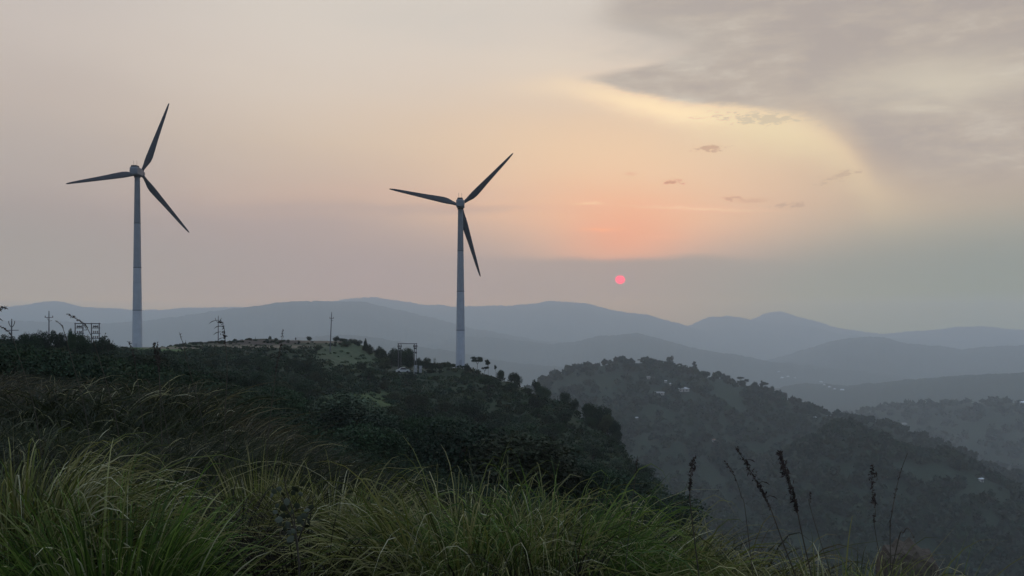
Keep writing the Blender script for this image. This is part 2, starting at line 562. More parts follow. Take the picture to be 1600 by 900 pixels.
da = rad(0.05)
az = np.concatenate([np.arange(-180, -45, 2.5), np.arange(-45, -32, 0.4), np.arange(-32, 32.001, 0.055), np.arange(32.4, 45, 0.4), np.arange(45, 180.01, 2.5)])
AZ = np.radians(az)
lr = np.log(np.array([0.3, 17800.0]))
R = np.exp(np.linspace(lr[0], lr[1], 660))
LR = np.log(R)
cosA = np.cos(np.clip(AZ, -1.2, 1.2))


def smooth_rows(a, n, axis):
    for _ in range(n):
        p = np.pad(a, [(1, 1) if i == axis else (0, 0) for i in range(2)], mode='edge')
        s0 = np.take(p, range(0, a.shape[axis]), axis)
        s2 = np.take(p, range(2, a.shape[axis] + 2), axis)
        a = (s0 + 2 * a + s2) / 4
    return a


pxs = sorted(NEAR)
colz = []
for px in pxs:
    ca = math.cos(math.atan((px - 800) / F))
    d, z = [], []
    for r, v in NEAR[px]:
        d.append(math.log(r)); z.append(v if v < 0 else (HOR - v) / F * r * ca)
    zz = np.interp(LR, d, z)
    # beyond the last anchor keep sinking gently to the valley floor
    zz = np.where(R > 900, zz[np.searchsorted(R, 900)] - (R - 900) * 0.15, zz)
    colz.append(zz)
colz = np.array(colz)                               # (npx, nR)
pa = az_of(pxs)
azc = np.clip(AZ, pa[0], pa[-1])
idx = np.clip(np.searchsorted(pa, azc) - 1, 0, len(pa) - 2)
tt = (azc - pa[idx]) / (pa[idx + 1] - pa[idx])
tt = tt * tt * (3 - 2 * tt) * 0.5 + tt * 0.5
ZA = colz[idx] * (1 - tt[:, None]) + colz[idx + 1] * tt[:, None]      # (nAZ, nR)
behind = np.clip((np.abs(AZ) - 0.8) / 1.2, 0, 1)[:, None]
ZA = ZA * (1 - behind) + np.interp(R, [0, 3, 10, 30, 60, 200, 900], [-1.65, -1.6, 1.0, 8.0, 11.0, 6.0, -160])[None] * behind  # unseen bank added behind the camera to block low rear sky light
ZA = smooth_rows(ZA, 3, 1)
XX = R[None] * np.sin(AZ)[:, None]
YY = R[None] * np.cos(AZ)[:, None]
ZA = ZA + fbm(XX, YY, 22, 4, 3) * np.clip((R[None] - 8) / 60, 0, 1) * 0.8 + fbm(XX, YY, 2.2, 3, 9) * np.clip(R[None] / 10, 0, 1) * 0.10

floor = -np.interp(R, [0, 800, 1500, 3000, 6000, 12000, 25000], [400, 260, 250, 290, 390, 500, 560])[None]
ZZ = np.maximum(ZA, floor + fbm(XX, YY, 500, 4, 21) * 14)
rid = np.zeros_like(ZZ)
for k, (rk, s, pts) in enumerate(RIDGES):
    a_, p_ = az_of([p[0] for p in pts]), np.array([p[1] for p in pts], float)
    row = np.interp(np.clip(AZ, a_[0], a_[-1]), a_, p_)
    # soften the corners of the traced crest, then give it a natural wobble
    row = smooth_rows(row[:, None], 14, 0)[:, 0]
    wob = fbm(AZ * 1000, AZ * 0 + k * 31.3, 22, 4, 50 + k)
    row = row - wob * (2.6 if rk > 1000 else 2.0)
    zc = (HOR - row) / F * rk * cosA
    rkv = rk * (1 + 0.05 * fbm(AZ * 10, AZ * 0 + k, 2.2, 3, 70 + k))
    zc = zc * rkv / rk
    d = R[None] - rkv[:, None]
    w = 0.045 * rk
    sl = np.where(d < 0, s, s * 1.2)
    drop = sl * (np.sqrt(d * d + w * w) - w)
    spur = fbm(XX, YY, rk * 0.16, 5, 90 + k, 0.55)
    spur2 = 1 - np.abs(fbm(XX, YY, rk * 0.10, 4, 120 + k, 0.5)) * 2
    zk = zc[:, None] - drop * (1 + 0.35 * spur) + np.minimum(drop, 0.05 * rk) * (spur * 0.6 + spur2 * 0.30 - 0.12)
    m = zk > ZZ
    rid = np.where(m, k + 1, rid)
    ZZ = np.where(m, zk, ZZ)
treeb = fbm(XX, YY, 17, 2, 5) * (2.6 + np.clip(R[None] / 4000, 0, 3) * 1.6) + fbm(XX, YY, 60, 2, 6) * (2.5 + np.clip(R[None] / 4000, 0, 3) * 1.5)
far = np.clip((R[None] - 450) / 200, 0, 1)
ZZ = ZZ + treeb * far * (rid > 0)
ZZ = np.maximum(ZZ, -690.0)

nA, nR = ZZ.shape
# ---- surface colours of the ground (dry grass, green meadow, scrub, forest)
pxg = 800 + F * np.tan(np.clip(AZ, -1.1, 1.1))[:, None] + 0 * R[None]
pyg = HOR - F * ZZ / (R[None] * cosA[:, None])


def blob(cx, cy, sx, sy, soft=0.5, wob=0.5):
    q = ((pxg - cx) / sx) ** 2 + ((pyg - cy) / sy) ** 2 + wob * fbm(XX, YY, 12, 3, 33)
    return np.clip((1 + soft / 2 - q) / soft, 0, 1)


nearm = (rid == 0)
colr = np.zeros((nA, nR, 3))
base = np.array([0.020, 0.032, 0.017])
forest = np.array([0.021, 0.034, 0.022])
mead = np.array([0.060, 0.095, 0.035])
dry = np.array([0.15, 0.125, 0.09])
soil = np.array([0.055, 0.045, 0.038])
n1 = fbm(XX, YY, 30, 4, 44)[..., None]
n2 = fbm(XX, YY, 5, 3, 45)[..., None]
colr[:] = forest
colr = np.where((nearm & (R[None] < 420))[..., None], base * (1 + 0.3 * n2), colr * (1 + 0.35 * fbm(XX, YY, 160, 4, 46)[..., None]))
on = nearm & (R[None] > 90) & (R[None] < 420)


def paint(mask, c):
    global colr
    colr = colr * (1 - mask[..., None]) + np.array(c) * (1 + 0.25 * n2) * mask[..., None]


paint(blob(545, 557, 70, 22) * on, (0.050, 0.068, 0.038))           # bright green shoulder of the plateau
paint(blob(560, 650, 78, 40) * on, mead * .75)                  # meadow lower down
paint(blob(250, 548, 90, 8) * on, mead)
paint(blob(400, 541.5, 105, 2.6, .8, .3) * on, dry)                # tan track along the plateau
paint(blob(275, 543.5, 60, 1.6, .8, .3) * on, dry * .9)
paint(blob(505, 533, 60, 3.5, .8, .3) * on, dry * .75)
paint(blob(400, 535, 80, 4.0, .8, .3) * on, soil)
paint(blob(645, 578, 40, 6, .8, .3) * on, np.array([.10, .11, .08]))
# clearings on the second hill and faint fields beyond
cl = np.clip((fbm(XX, YY, 90, 3, 61) - 0.34) * 6, 0, 1) * ((rid == 1) | (rid == 2) | (rid == 3))
colr = colr * (1 - cl[..., None]) + np.array([0.026, 0.039, 0.025]) * cl[..., None]
ii = (np.arange(nA - 1)[:, None] * nR + np.arange(nR - 1)[None]).ravel()
faces = np.stack([ii, ii + nR, ii + nR + 1, ii + 1], 1)
verts = np.stack([XX, YY, ZZ], -1).reshape(-1, 3)
m_ground = mat('ground_cover', (.04, .05, .03), 0.95, 0.35, 0.35, attr='col', spec=0.1)
terr = link('terrain', np_mesh('terrain', verts, faces[:, ::-1], m_ground, True, colr.reshape(-1, 3)))
tag(terr, 'rolling green hills falling away to hazy forested mountain ridges', None, None, 'structure')


def ground(a, r):
    """terrain height at azimuth a and distance r"""
    i = int(np.clip(np.searchsorted(AZ, a) - 1, 0, nA - 2))
    j = int(np.clip(np.searchsorted(LR, math.log(r)) - 1, 0, nR - 2))
    u = (a - AZ[i]) / (AZ[i + 1] - AZ[i]); w = (math.log(r) - LR[j]) / (LR[j + 1] - LR[j])
    return float((ZZ[i, j] * (1 - u) + ZZ[i + 1, j] * u) * (1 - w) + (ZZ[i, j + 1] * (1 - u) + ZZ[i + 1, j + 1] * u) * w)


def gp(px, Yd):
    """point on the ground under photo column px at depth Yd"""
    x = (px - 800) / F * Yd
    return Vector((x, Yd, ground(math.atan2(x, Yd), math.hypot(x, Yd))))


def gxy(x, y):
    return ground(math.atan2(x, y), max(0.35, math.hypot(x, y)))


def at(px, py, Yd):
    return Vector(((px - 800) / F * Yd, Yd, (HOR - py) / F * Yd))


# ------------------------------------------------------------------ haze
m_h = bpy.data.materials.new('haze_air')
m_h.use_nodes = True
ht = m_h.node_tree
ht.nodes.clear()
pv = ht.nodes.new('ShaderNodeVolumePrincipled')
pv.inputs['Color'].default_value = (0.87, 0.955, 1.0, 1)
pv.inputs['Density'].default_value = 0.000175
pv.inputs['Anisotropy'].default_value = 0.4
ho = ht.nodes.new('ShaderNodeOutputMaterial')
ht.links.new(pv.outputs[0], ho.inputs['Volume'])
hz = MB().box((0, 0, -150), (36000, 36000, 1180)).build('haze', m_h)
tag(hz, 'pale blue evening haze filling the valleys', None, None, 'stuff')
# ------------------------------------------------------------------ wind turbines
m_tow = mat('tower_grey', (0.36, 0.38, 0.42), 0.5, 0.10, 0.6)
m_tows = [mat('tower_grey', (.33 * k, .345 * k, .38 * k), 0.5, 0.10, 0.6) for k in (1.12, .88, .64, .44)]  # grey steps darker from the bottom section to the top
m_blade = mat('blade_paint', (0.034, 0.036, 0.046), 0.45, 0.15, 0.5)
m_nac = mat('nacelle_paint', (0.12, 0.135, 0.16), 0.5, 0.1, 0.8)
m_dark = mat('dark_metal', (0.03, 0.03, 0.035), 0.6, 0.2, 4)
m_conc = mat('concrete', (0.30, 0.29, 0.27), 0.9, 0.2, 3)


def turbine(px, Yd, base_row, hub_row, hub_px, angles, L, label, first):
    base = gp(px, Yd)
    zb = base.z - 0.3
    hub = at(hub_px, hub_row, Yd)
    H = hub.z - 1.0 - zb
    root = empty('wind_turbine', (base.x, base.y, zb))
    tag(root, label, 'wind turbine', 'wind turbines on the hilltop')
    if first is None:
        pass
    r0, r1 = 1.55, 0.80
    cuts = (0, .24, .48, .73, 1)
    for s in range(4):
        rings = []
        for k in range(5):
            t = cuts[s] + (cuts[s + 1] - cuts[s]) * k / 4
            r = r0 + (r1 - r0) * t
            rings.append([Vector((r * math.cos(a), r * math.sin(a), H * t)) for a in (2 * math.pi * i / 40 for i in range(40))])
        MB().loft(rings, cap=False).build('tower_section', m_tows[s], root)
    for t in (0.24, 0.48, 0.73):
        r = r0 + (r1 - r0) * t + 0.035
        MB().loft([[Vector((r * math.cos(a), r * math.sin(a), H * t + dz)) for a in (2 * math.pi * i / 40 for i in range(40))] for dz in (-0.09, 0.09)]).build('joint_ring', m_dark, root)
    MB().loft([[Vector((rr * math.cos(a), rr * math.sin(a), z)) for a in (2 * math.pi * i / 40 for i in range(40))] for rr, z in ((2.6, 0), (2.6, 0.45), (2.4, 0.55))], smooth=False).build('foundation', m_conc, root)
    d = MB().box((0.15, -r0 + 0.02, 1.9), (0.85, 0.10, 2.1))
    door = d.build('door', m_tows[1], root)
    # nacelle, axis along +Y (rotor on the far side)
    hb = hub - Vector((base.x, base.y, zb))
    nz = hb.z
    prof = []
    for y, w, zt, zbm in ((-3.3, 0.95, 0.75, -0.95), (-3.0, 1.22, 1.25, -1.20), (-0.5, 1.32, 1.30, -1.30), (1.6, 1.25, 1.15, -1.25), (2.5, 0.95, 0.85, -0.95)):
        ch = 0.35
        prof.append([Vector(p) for p in ((-w, y, zbm + ch), (-w + ch, y, zbm), (w - ch, y, zbm), (w, y, zbm + ch), (w, y, zt - ch), (w - ch, y, zt), (-w + ch, y, zt), (-w, y, zt - ch))])
    nac = MB().loft([[p + Vector((hb.x * 0, 0, nz)) for p in r] for r in prof], smooth=False).build('nacelle', m_nac, root)
    MB().loft([[Vector((sx * w, y, nz + z)) for sx, z in ((-1, z0), (1, z0), (0.8, z1), (-0.8, z1))] for y, w, z0, z1 in ((-2.9, 0.95, 1.2, 1.75), (-0.6, 0.95, 1.25, 1.85))], smooth=False).build('cooling_hood', m_dark, nac)
    for xx in (-0.5, 0.5):
        MB().tube([(xx, -1.6, nz + 1.75), (xx, -1.6, nz + 3.4)], 0.035, 6).build('sensor_mast', m_dark, nac)
    # yaw collar
    MB().loft([[Vector((rr * math.cos(a), rr * math.sin(a), nz + z)) for a in (2 * math.pi * i / 32 for i in range(32))] for rr, z in ((0.95, -1.75), (1.0, -1.15))]).build('yaw_collar', m_dark, root)
    # hub
    hub_m = MB()
    hr = []
    for y, r in ((2.35, 0.85), (2.6, 1.02), (3.6, 1.05), (4.2, 0.85), (4.7, 0.45), (4.85, 0.1)):
        hr.append([Vector((r * math.cos(a), y, nz + r * math.sin(a))) for a in (2 * math.pi * i / 28 for i in range(28))])
    hub_m.loft(hr)
    ho_ = hub_m.build('hub', m_nac, root)
    for ang in angles:
        th = rad(ang)
        dr = Vector((math.cos(th), 0, math.sin(th)))
        tr = Vector((math.sin(th), 0, -math.cos(th)))     # trailing side (clockwise)
        ax = Vector((0, 1, 0))
        rings = []
        for q, ch, off, th_, tw in ((0.02, 0.95, 0.0, 0.95, 0), (0.06, 0.90, 0.0, 0.80, 0), (0.12, 1.30, 0.22, 0.55, 14), (0.19, 1.95, 0.42, 0.42, 12), (0.25, 2.10, 0.46, 0.36, 10),
                                    (0.35, 1.90, 0.40, 0.28, 8), (0.5, 1.52, 0.28, 0.20, 5), (0.65, 1.22, 0.2, 0.15, 3), (0.8, 0.95, 0.13, 0.11, 2), (0.92, 0.66, 0.06, 0.08, 1), (0.98, 0.42, 0.0, 0.05, 0), (1.0, 0.14, -0.02, 0.02, 0)):
            c = hub * 0 + Vector((0, 3.1, nz)) + dr * (L * q)
            ring = []
            e1 = tr * math.cos(rad(tw)) + ax * math.sin(rad(tw))
            e2 = ax * math.cos(rad(tw)) - tr * math.sin(rad(tw))
            for i in range(16):
                a = 2 * math.pi * i / 16
                cx = math.cos(a); sy = math.sin(a)
                if q > 0.08:
                    sy *= (0.55 - 0.45 * cx)            # thin trailing edge
                ring.append(c + e1 * (off + cx * ch / 2) + e2 * (sy * th_ / 2 * (1 if q <= 0.08 else 1.3)))
            rings.append(ring)
        MB().loft(rings).build('blade', m_blade, ho_)
    return root


turbine(214.5, 300, 544, 269, 215, (68.4, 187.6, 309.2), 24.0, 'wind turbine on the left, standing on the open plateau behind the shrubs', None)
turbine(719.5, 309, 574, 319, 719, (45.0, 167.0, 285.2), 24.0, 'wind turbine on the right, rising from the wooded crest nearest the red sun', None)
# ------------------------------------------------------------------ poles, frames, kiosks
m_pole = mat('pole_concrete', (0.10, 0.10, 0.11), 0.8, 0.2, 2)
m_iron = mat('galvanised_iron', (0.05, 0.05, 0.055), 0.6, 0.2, 3, metal=0.2)
m_ins = mat('insulator_glaze', (0.06, 0.035, 0.03), 0.3, 0.1, 3)
m_white = mat('white_paint', (0.42, 0.43, 0.43), 0.6, 0.12, 2)
m_grey = mat('grey_steel', (0.32, 0.34, 0.36), 0.6, 0.12, 2)
m_glass = mat('dark_glass', (0.02, 0.022, 0.025), 0.15, 0.1, 2, spec=0.5)
m_rub = mat('rubber', (0.02, 0.02, 0.02), 0.9, 0.1, 2)


def insulator(parent, x, y, z, s=1.0):
    m = MB()
    m.tube([(x, y, z), (x, y, z + .08 * s), (x, y, z + .09 * s), (x, y, z + .16 * s), (x, y, z + .17 * s), (x, y, z + .26 * s), (x, y, z + .36 * s)],
           [.04 * s, .04 * s, .11 * s, .11 * s, .07 * s, .10 * s, .04 * s], 10)
    return m.build('insulator', m_ins, parent)


def pole(px, base_row, top_row, Yd, kind, label, lean=0.0, r=0.13):
    g = gp(px, Yd)
    top = at(px, top_row, Yd)
    h = top.z - g.z + 0.3
    root = empty('utility_pole', (g.x, g.y, g.z - 0.3))
    tag(root, label, 'utility pole', 'electric poles on the hilltop')
    MB().tube([(0, 0, 0), (lean * .5, 0, h * .5), (lean, 0, h)], [r * 1.3, r * 1.1, r * .8], 10).build('shaft', m_pole, root)
    u = 1500 / Yd          # photo px per metre
    if kind == 'v':        # v-shaped arms with a flat arm under them
        z = h - 8.5 / u
        for s in (-1, 1):
            MB().tube([(lean, 0, z - 0.3), (lean + s * 0.35, 0, z + 0.1), (lean + s * 4.6 / u, 0, z + 5 / u)], 0.07, 6).build('v_arm', m_iron, root)
            insulator(root, lean + s * 4.6 / u, 0, z + 5 / u)
        MB().box((lean + 0.4, 0, z - 6.5 / u), (1.9, .12, .12)).build('crossarm', m_iron, root)
        insulator(root, lean, 0, h)
    elif kind == 'cross':
        z = h - 8 / u
        c = MB().box((lean, 0, z), (2.0, .13, .13)).build('crossarm', m_iron, root)
        for s in (-.9, .9):
            insulator(root, lean + s, 0, z + .06)
        insulator(root, lean, 0, h)
        MB().tube([(lean - .05, 0, z - .9), (lean - .55, 0, z)], .04, 6).build('arm_brace', m_iron, root)
        MB().tube([(lean + .05, 0, z - .9), (lean + .75, 0, z - .75)], .05, 6).build('side_bracket', m_iron, root)
    else:
        z = h - 1.6
        MB().box((lean, 0, z), (1.3, .13, .13)).build('crossarm', m_iron, root)
        MB().box((lean + .1, 0, z - .7), (.8, .12, .12)).build('lower_crossarm', m_iron, root)
        for s in (-.55, .55):
            insulator(root, lean + s, 0, z + .06)
        insulator(root, lean, 0, h)
    return root


pole(17.5, 535, 501, 190, 'v', 'short utility pole with v-shaped arms at the far left edge, above the shrubs', 0.1)
pole(76.5, 530, 488, 230, 'cross', 'slender utility pole with one straight crossarm, between the two leftmost shrub crowns')
pole(341, 535, 495, 318, 'v', 'utility pole with v-shaped arms on the plateau right of the left turbine')
pole(515.5, 562, 489.5, 300, 'two', 'tall leaning utility pole standing above the bright green patch of the plateau', 0.55, 0.14)


def switch_frame():
    """four-post outdoor switch structure at the left"""
    Yd = 225
    u = F / Yd
    g = gp(136, Yd)
    root = empty('switch_frame', (g.x, g.y, g.z - 0.2))
    tag(root, 'dark four-post electrical switching frame with stacked crossbars rising behind the left shrubs', 'switch frame')
    X0 = lambda px: (px - 136) / u
    Zr = lambda row: (HOR - row) / F * Yd - g.z + 0.2
    posts = [117.5, 129.5, 143.0, 155.0]
    for p in posts:
        MB().box((X0(p), 0, (Zr(504.5)) / 2), (.17, .2, Zr(504.5))).build('post', m_iron, root)
    MB().box((X0(136.2), 0.16, Zr(505.6)), (X0(156.5) - X0(116), .12, .2)).build('top_beam', m_iron, root)
    for a, b in ((117.5, 129.5), (143, 155)):
        for row in (512.5, 521, 529):
            br = MB().box((X0((a + b) / 2), 0.16, Zr(row)), (X0(b) - X0(a) + .35, .12, .16)).build('crossbar', m_iron, root)
            for k in range(3):
                q = X0(a + 3 + k * 3)
                insulator(br, q, 0.16, Zr(row) + .08, 1.5)
    sw = MB().box((X0(123.5), 0.0, Zr(510.3)), (1.0, .25, .28))
    sw.build('switch_box', m_iron, root)
    MB().box((X0(149), 0.0, Zr(510.0)), (.95, .25, .25)).build('switch_box', m_iron, root)
    MB().tube([(X0(129.5), -.1, Zr(506)), (X0(136.5), -.1, Zr(515.5))], .06, 6).build('diagonal_stay', m_iron, root)
    MB().box((X0(133), -.1, Zr(515.6)), (1.1, .12, .12)).build('stub_arm', m_iron, root)
    return root


switch_frame()


def transformer_frame():
    Yd = 285
    u = F / Yd
    g = gp(636, Yd)
    root = empty('transformer_frame', (g.x, g.y, g.z - 0.2))
    tag(root, 'tall double-pole electrical frame with one long top beam, left of the right turbine', 'transformer frame')
    X0 = lambda px: (px - 636) / u
    Zr = lambda row: (HOR - row) / F * Yd - g.z + 0.2
    for p, t in ((622.5, 537), (626.5, 537), (647.5, 537), (650.5, 536)):
        MB().tube([(X0(p), 0, -1), (X0(p), 0, Zr(t))], .12 if p in (622.5, 647.5) else .09, 8).build('post', m_pole, root)
    MB().box((X0(636.5), 0.14, Zr(537)), (X0(651.5) - X0(621), .14, .18)).build('top_beam', m_iron, root)
    for p in (624.5, 649):
        br = MB().box((X0(p), -.16, Zr(542)), (1.3, .14, .2)).build('crossbar', m_iron, root)
        for k in (-.5, 0, .5):
            insulator(br, X0(p) + k, -.16, Zr(542) + .1, 1.3)
        MB().box((X0(p), -.16, Zr(544.5)), (.9, .2, .35)).build('switch_box', m_iron, root)
    b2 = MB().box((X0(650), -.16, Zr(551)), (.55, .25, .5)).build('fuse_box', m_iron, root)
    for r in (555, 561, 567):
        MB().box((X0(622.5), -.16, Zr(r)), (.9, .1, .1)).build('rung', m_iron, root)
    return root


transformer_frame()


m_cab = mat('cabinet_paint', (0.24, 0.25, 0.25), 0.6, 0.12, 2)


def kiosk(px, row, Yd, w, h, label):
    g = gp(px, Yd)
    z0 = (HOR - row) / F * Yd
    root = empty('equipment_kiosk', (g.x, g.y, z0))
    tag(root, label, 'kiosk')
    MB().box((0, 0, h / 2 - .6), (w, w * .7, h + 1.2)).build('cabinet', m_cab, root)
    MB().box((0, 0, h + .06), (w * 1.12, w * .85, .12)).build('roof', m_grey, root)
    MB().box((w * .05, -w * .35 - .02, h * .45), (w * .4, .05, h * .8)).build('door', m_grey, root)


kiosk(649.5, 575, 280, .85, .7, 'small pale equipment kiosk at the foot of the right posts of the transformer frame')
kiosk(657, 576, 284, .8, .7, 'dull grey equipment kiosk just right of the paler one by the transformer frame')


def car(px, row, Yd, rz):
    u = F / Yd
    p = at(px, row, Yd)
    root = empty('parked_car', (p.x, p.y, p.z), rz)
    tag(root, 'small white car parked on the track below the transformer frame', 'car')
    prof = [(-1.9, .35), (-1.95, .75), (-1.7, .92), (-1.1, .98), (-.65, 1.42), (.55, 1.46), (1.15, .98), (1.75, .88), (1.95, .6), (1.9, .35)]
    ring = lambda y, s, d: [Vector((x * s, y, z - d * (z > 1.2) * .0)) for x, z in prof]
    MB().loft([ring(-.72, .97, 0), ring(-.8, 1, 0), ring(.8, 1, 0), ring(.72, .97, 0)], smooth=False).build('body', m_white, root)
    for y in (-.81, .81):
        MB().add([(-1.0, y, 1.0), (-.6, y, 1.36), (.5, y, 1.38), (1.0, y, 1.0)], [(0, 1, 2, 3)]).build('side_window', m_glass, root)
    for x in (-1.2, 1.2):
        for y in (-.72, .72):
            MB().tube([(x, y - .1, .32), (x, y + .1, .32)], .32, 14).build('wheel', m_rub, root)
    for y in (-.55, .55):
        MB().box((1.93, y, .68), (.06, .3, .14)).build('headlight', m_glass, root)


car(629.5, 582.5, 272, 0.25)


def fence():
    root_p = gp(186, 296)
    root = empty('railing_fence', root_p)
    tag(root, 'thin metal railing on the skyline just left of the left turbine foot', 'fence')
    p0, p1 = gp(177, 296) - root_p, gp(206, 298) - root_p
    for k in range(7):
        q = p0.lerp(p1, k / 6)
        MB().box((q.x, q.y, q.z + .65), (.07, .07, 1.5)).build('post', m_iron, root)
    for z in (1.3, .75):
        MB().tube([p0 + Vector((0, 0, z)), p1 + Vector((0, 0, z))], .035, 6).build('rail', m_iron, root)


fence()

# small upright marks and figures on the plateau skyline
m_cloth = mat('dark_cloth', (0.035, 0.035, 0.05), 0.9, 0.2, 6)
m_skin = mat('skin', (0.20, 0.12, 0.08), 0.7, 0.1, 6)
m_hair = mat('hair', (0.01, 0.009, 0.008), 0.7, 0.1, 6)


def person(px, Yd, h, pose, label, rz=0.0):
    g = gp(px, Yd)
    root = empty('person', (g.x, g.y, g.z), rz)
    tag(root, label, 'person', 'people on the plateau skyline')
    s = h / 1.7
    st = {'stride': 0.26, 'stand': 0.09}[pose]
    J = [(0, 0, .95), (0, 0, 1.15), (0, 0, 1.40), (0, 0, 1.50), (0, .01, 1.62),
         (-.18, 0, 1.40), (-.25, .03, 1.12), (-.22, .14, .90),
         (.18, 0, 1.40), (.26, -.02, 1.12), (.25, .06, .88),
         (-.09, 0, .90), (-.09 - st * .5, -.02, .48), (-.09 - st, 0, .07), (-.09 - st, -.14, .03),
         (.09, 0, .90), (.09 + st * .5, -.04, .48), (.09 + st, .02, .07), (.09 + st, -.12, .03)]
    Eg = [(0, 1), (1, 2), (2, 3), (3, 4), (2, 5), (5, 6), (6, 7), (2, 8), (8, 9), (9, 10), (0, 11), (11, 12), (12, 13), (13, 14), (0, 15), (15, 16), (16, 17), (17, 18)]
    rr = [.15, .14, .15, .06, .10, .07, .05, .035, .07, .05, .035, .09, .065, .045, .035, .09, .065, .045, .035]
    me = bpy.data.meshes.new('body')
    me.from_pydata([(x * s, y * s, z * s) for x, y, z in J], Eg, [])
    me.materials.append(m_cloth)
    o = link('body', me, root)
    md = o.modifiers.new('skin', 'SKIN')
    for i, v in enumerate(me.skin_vertices[0].data if me.skin_vertices else []):
        v.radius = (rr[i] * s, rr[i] * s * .8)
    if not me.skin_vertices:
        bpy.context.view_layer.objects.active = o
    sd = o.modifiers.new('sub', 'SUBSURF')
    sd.levels = sd.render_levels = 1
    hm = MB()
    hm.loft([[Vector((r * math.cos(a) * s, (.012 + r * math.sin(a)) * s, z * s)) for a in (2 * math.pi * i / 12 for i in range(12))] for z, r in ((1.60, .105), (1.66, .118), (1.71, .10), (1.745, .05))])
    hm.build('hair', m_hair, root)
    return o


def marker(px, Yd, h, label, w=.35):
    g = gp(px, Yd)
    root = empty('boundary_stone', (g.x, g.y, g.z - .1))
    tag(root, label, 'marker post')
    MB().loft([[Vector((x * ww, y * ww, z)) for x, y in ((-1, -1), (1, -1), (1, 1), (-1, 1))] for ww, z in ((w * .6, 0), (w * .5, h * .6), (w * .3, h * .78))], smooth=False).build('pillar', m_pole, root)
    MB().tube([(0, 0, h * .75), (0.02, 0, h + .4)], [.05, .03], 6).build('rod', m_iron, root)


person(462, 349, 1.7, 'stride', 'small dark figure mid-stride on the plateau skyline, left of the tall leaning pole', .2)
marker(399, 348, 1.5, 'short dark pillar with a thin rod on top, standing on the plateau skyline')


marker(290, 308, 1.2, 'short thick dark post on the skyline right of the left turbine', .42)
marker(285, 308, 1.0, 'shorter dark post just left of the thick one, right of the left turbine', .36)


# ------------------------------------------------------------------ foliage meshes
def leaf_quads(cen, size, r=None, flat=0.0, elong=1.6):
    r = r or rng
    n = len(cen)
    d = r.normal(size=(n, 3)); d[:, 2] *= (1 - flat)
    d /= np.linalg.norm(d, axis=1)[:, None]
    e = r.normal(size=(n, 3))
    e -= (e * d).sum(1)[:, None] * d
    e /= np.linalg.norm(e, axis=1)[:, None]
    s = size * r.uniform(.6, 1.35, n)[:, None]
    a, b = d * s * elong / 2, e * s / 2
    v = np.stack([cen - a, cen + b * .9, cen + a, cen - b * .9], 1).reshape(-1, 3)
    f = np.arange(4 * n).reshape(-1, 4)
    return v, f


LC = {'dark': (.018, .031, .017), 'mid': (.025, .045, .021), 'olive': (.038, .047, .024), 'pale': (.055, .075, .046)}


def blob_cloud(lobes, per, r, shell=.45):
    """points in the outer shells of several lobes (cx,cy,cz,rx,ry,rz)"""
    out = []
    vol = np.array([l[3] * l[4] for l in lobes]); vol = vol / vol.sum()
    for l, w in zip(lobes, vol):
        n = max(8, int(per * w))
        d = r.normal(size=(n, 3)); d /= np.linalg.norm(d, axis=1)[:, None]
        rad_ = (shell + (1 - shell) * r.random(n) ** .6)
        rad_ *= 1 + .16 * np.sin(d[:, 0] * 7 + l[0] * 3) * np.cos(d[:, 2] * 6 + l[1] * 5)
        p = d * rad_[:, None] * np.array(l[3:6]) + np.array(l[:3])
        out.append(p)
    return np.concatenate(out)


def crown_mesh(name, lobes, per, size, mt, seed, shell=.4, sub=0):
    r = np.random.default_rng(seed)
    ls = list(lobes)
    for _ in range(sub):       # little side tufts break the outline
        l = lobes[r.integers(len(lobes))]
        d = r.normal(size=3); d /= np.linalg.norm(d); d[2] = abs(d[2]) * .8
        q = r.uniform(.75, 1.05)
        s = r.uniform(.16, .34)
        ls.append((l[0] + d[0] * l[3] * q, l[1] + d[1] * l[4] * q, l[2] + d[2] * l[5] * q, l[3] * s, l[4] * s, l[5] * s))
    c = blob_cloud(ls, per, r, shell)
    v, f = leaf_quads(c, size, r)
    return np_mesh(name, v, f, mt)


m_leaf = {k: mat('leaves_' + k, c, 0.75, 0.45, 1.2, spec=0.15, objvar=0.3) for k, c in LC.items()}
m_bark = mat('bark', (0.045, 0.035, 0.028), 0.9, 0.3, 3)


def rand_lobes(r, n, R_, H_, z0, spread=.55):
    L = []
    for _ in range(n):
        a = r.uniform(0, 2 * math.pi); q = R_ * spread * math.sqrt(r.random())
        s = r.uniform(.42, .68)
        L.append((q * math.cos(a), q * math.sin(a), z0 + H_ * r.uniform(.35, .72), R_ * s, R_ * s, H_ * s * .55))
    return L


def limb_mesh(mb, r, h, R_, n, base_r):
    mb.tube([(0, 0, -.4), (r.normal() * .05 * h, 0, h * .4), (r.normal() * .08 * h, 0, h * .75)], [base_r, base_r * .75, base_r * .35], 7)
    for _ in range(n):
        a = r.uniform(0, 6.28); z = h * r.uniform(.25, .6)
        mb.tube([(0, 0, z), (math.cos(a) * R_ * .35, math.sin(a) * R_ * .35, z + h * .15), (math.cos(a) * R_ * .7, math.sin(a) * R_ * .7, z + h * r.uniform(.2, .35))],
                [base_r * .5, base_r * .35, base_r * .12], 5)
    return mb


# unit-size prototypes: 1 m half-width, heights about 1.6; instances are scaled
CR, TR = {}, {}


def proto_round(key, seed, mt, n_lobes=6, R_=1.0, H_=1.7, per=7500, size=.050, z0=.0, sub=14):
    r = np.random.default_rng(seed)
    CR[key] = crown_mesh('crown', rand_lobes(r, n_lobes, R_, H_, z0), per, size, m_leaf[mt], seed, .35, sub)
    mb = MB(); limb_mesh(mb, r, H_ * .8, R_ * .8, 4, .06)
    TR[key] = mb


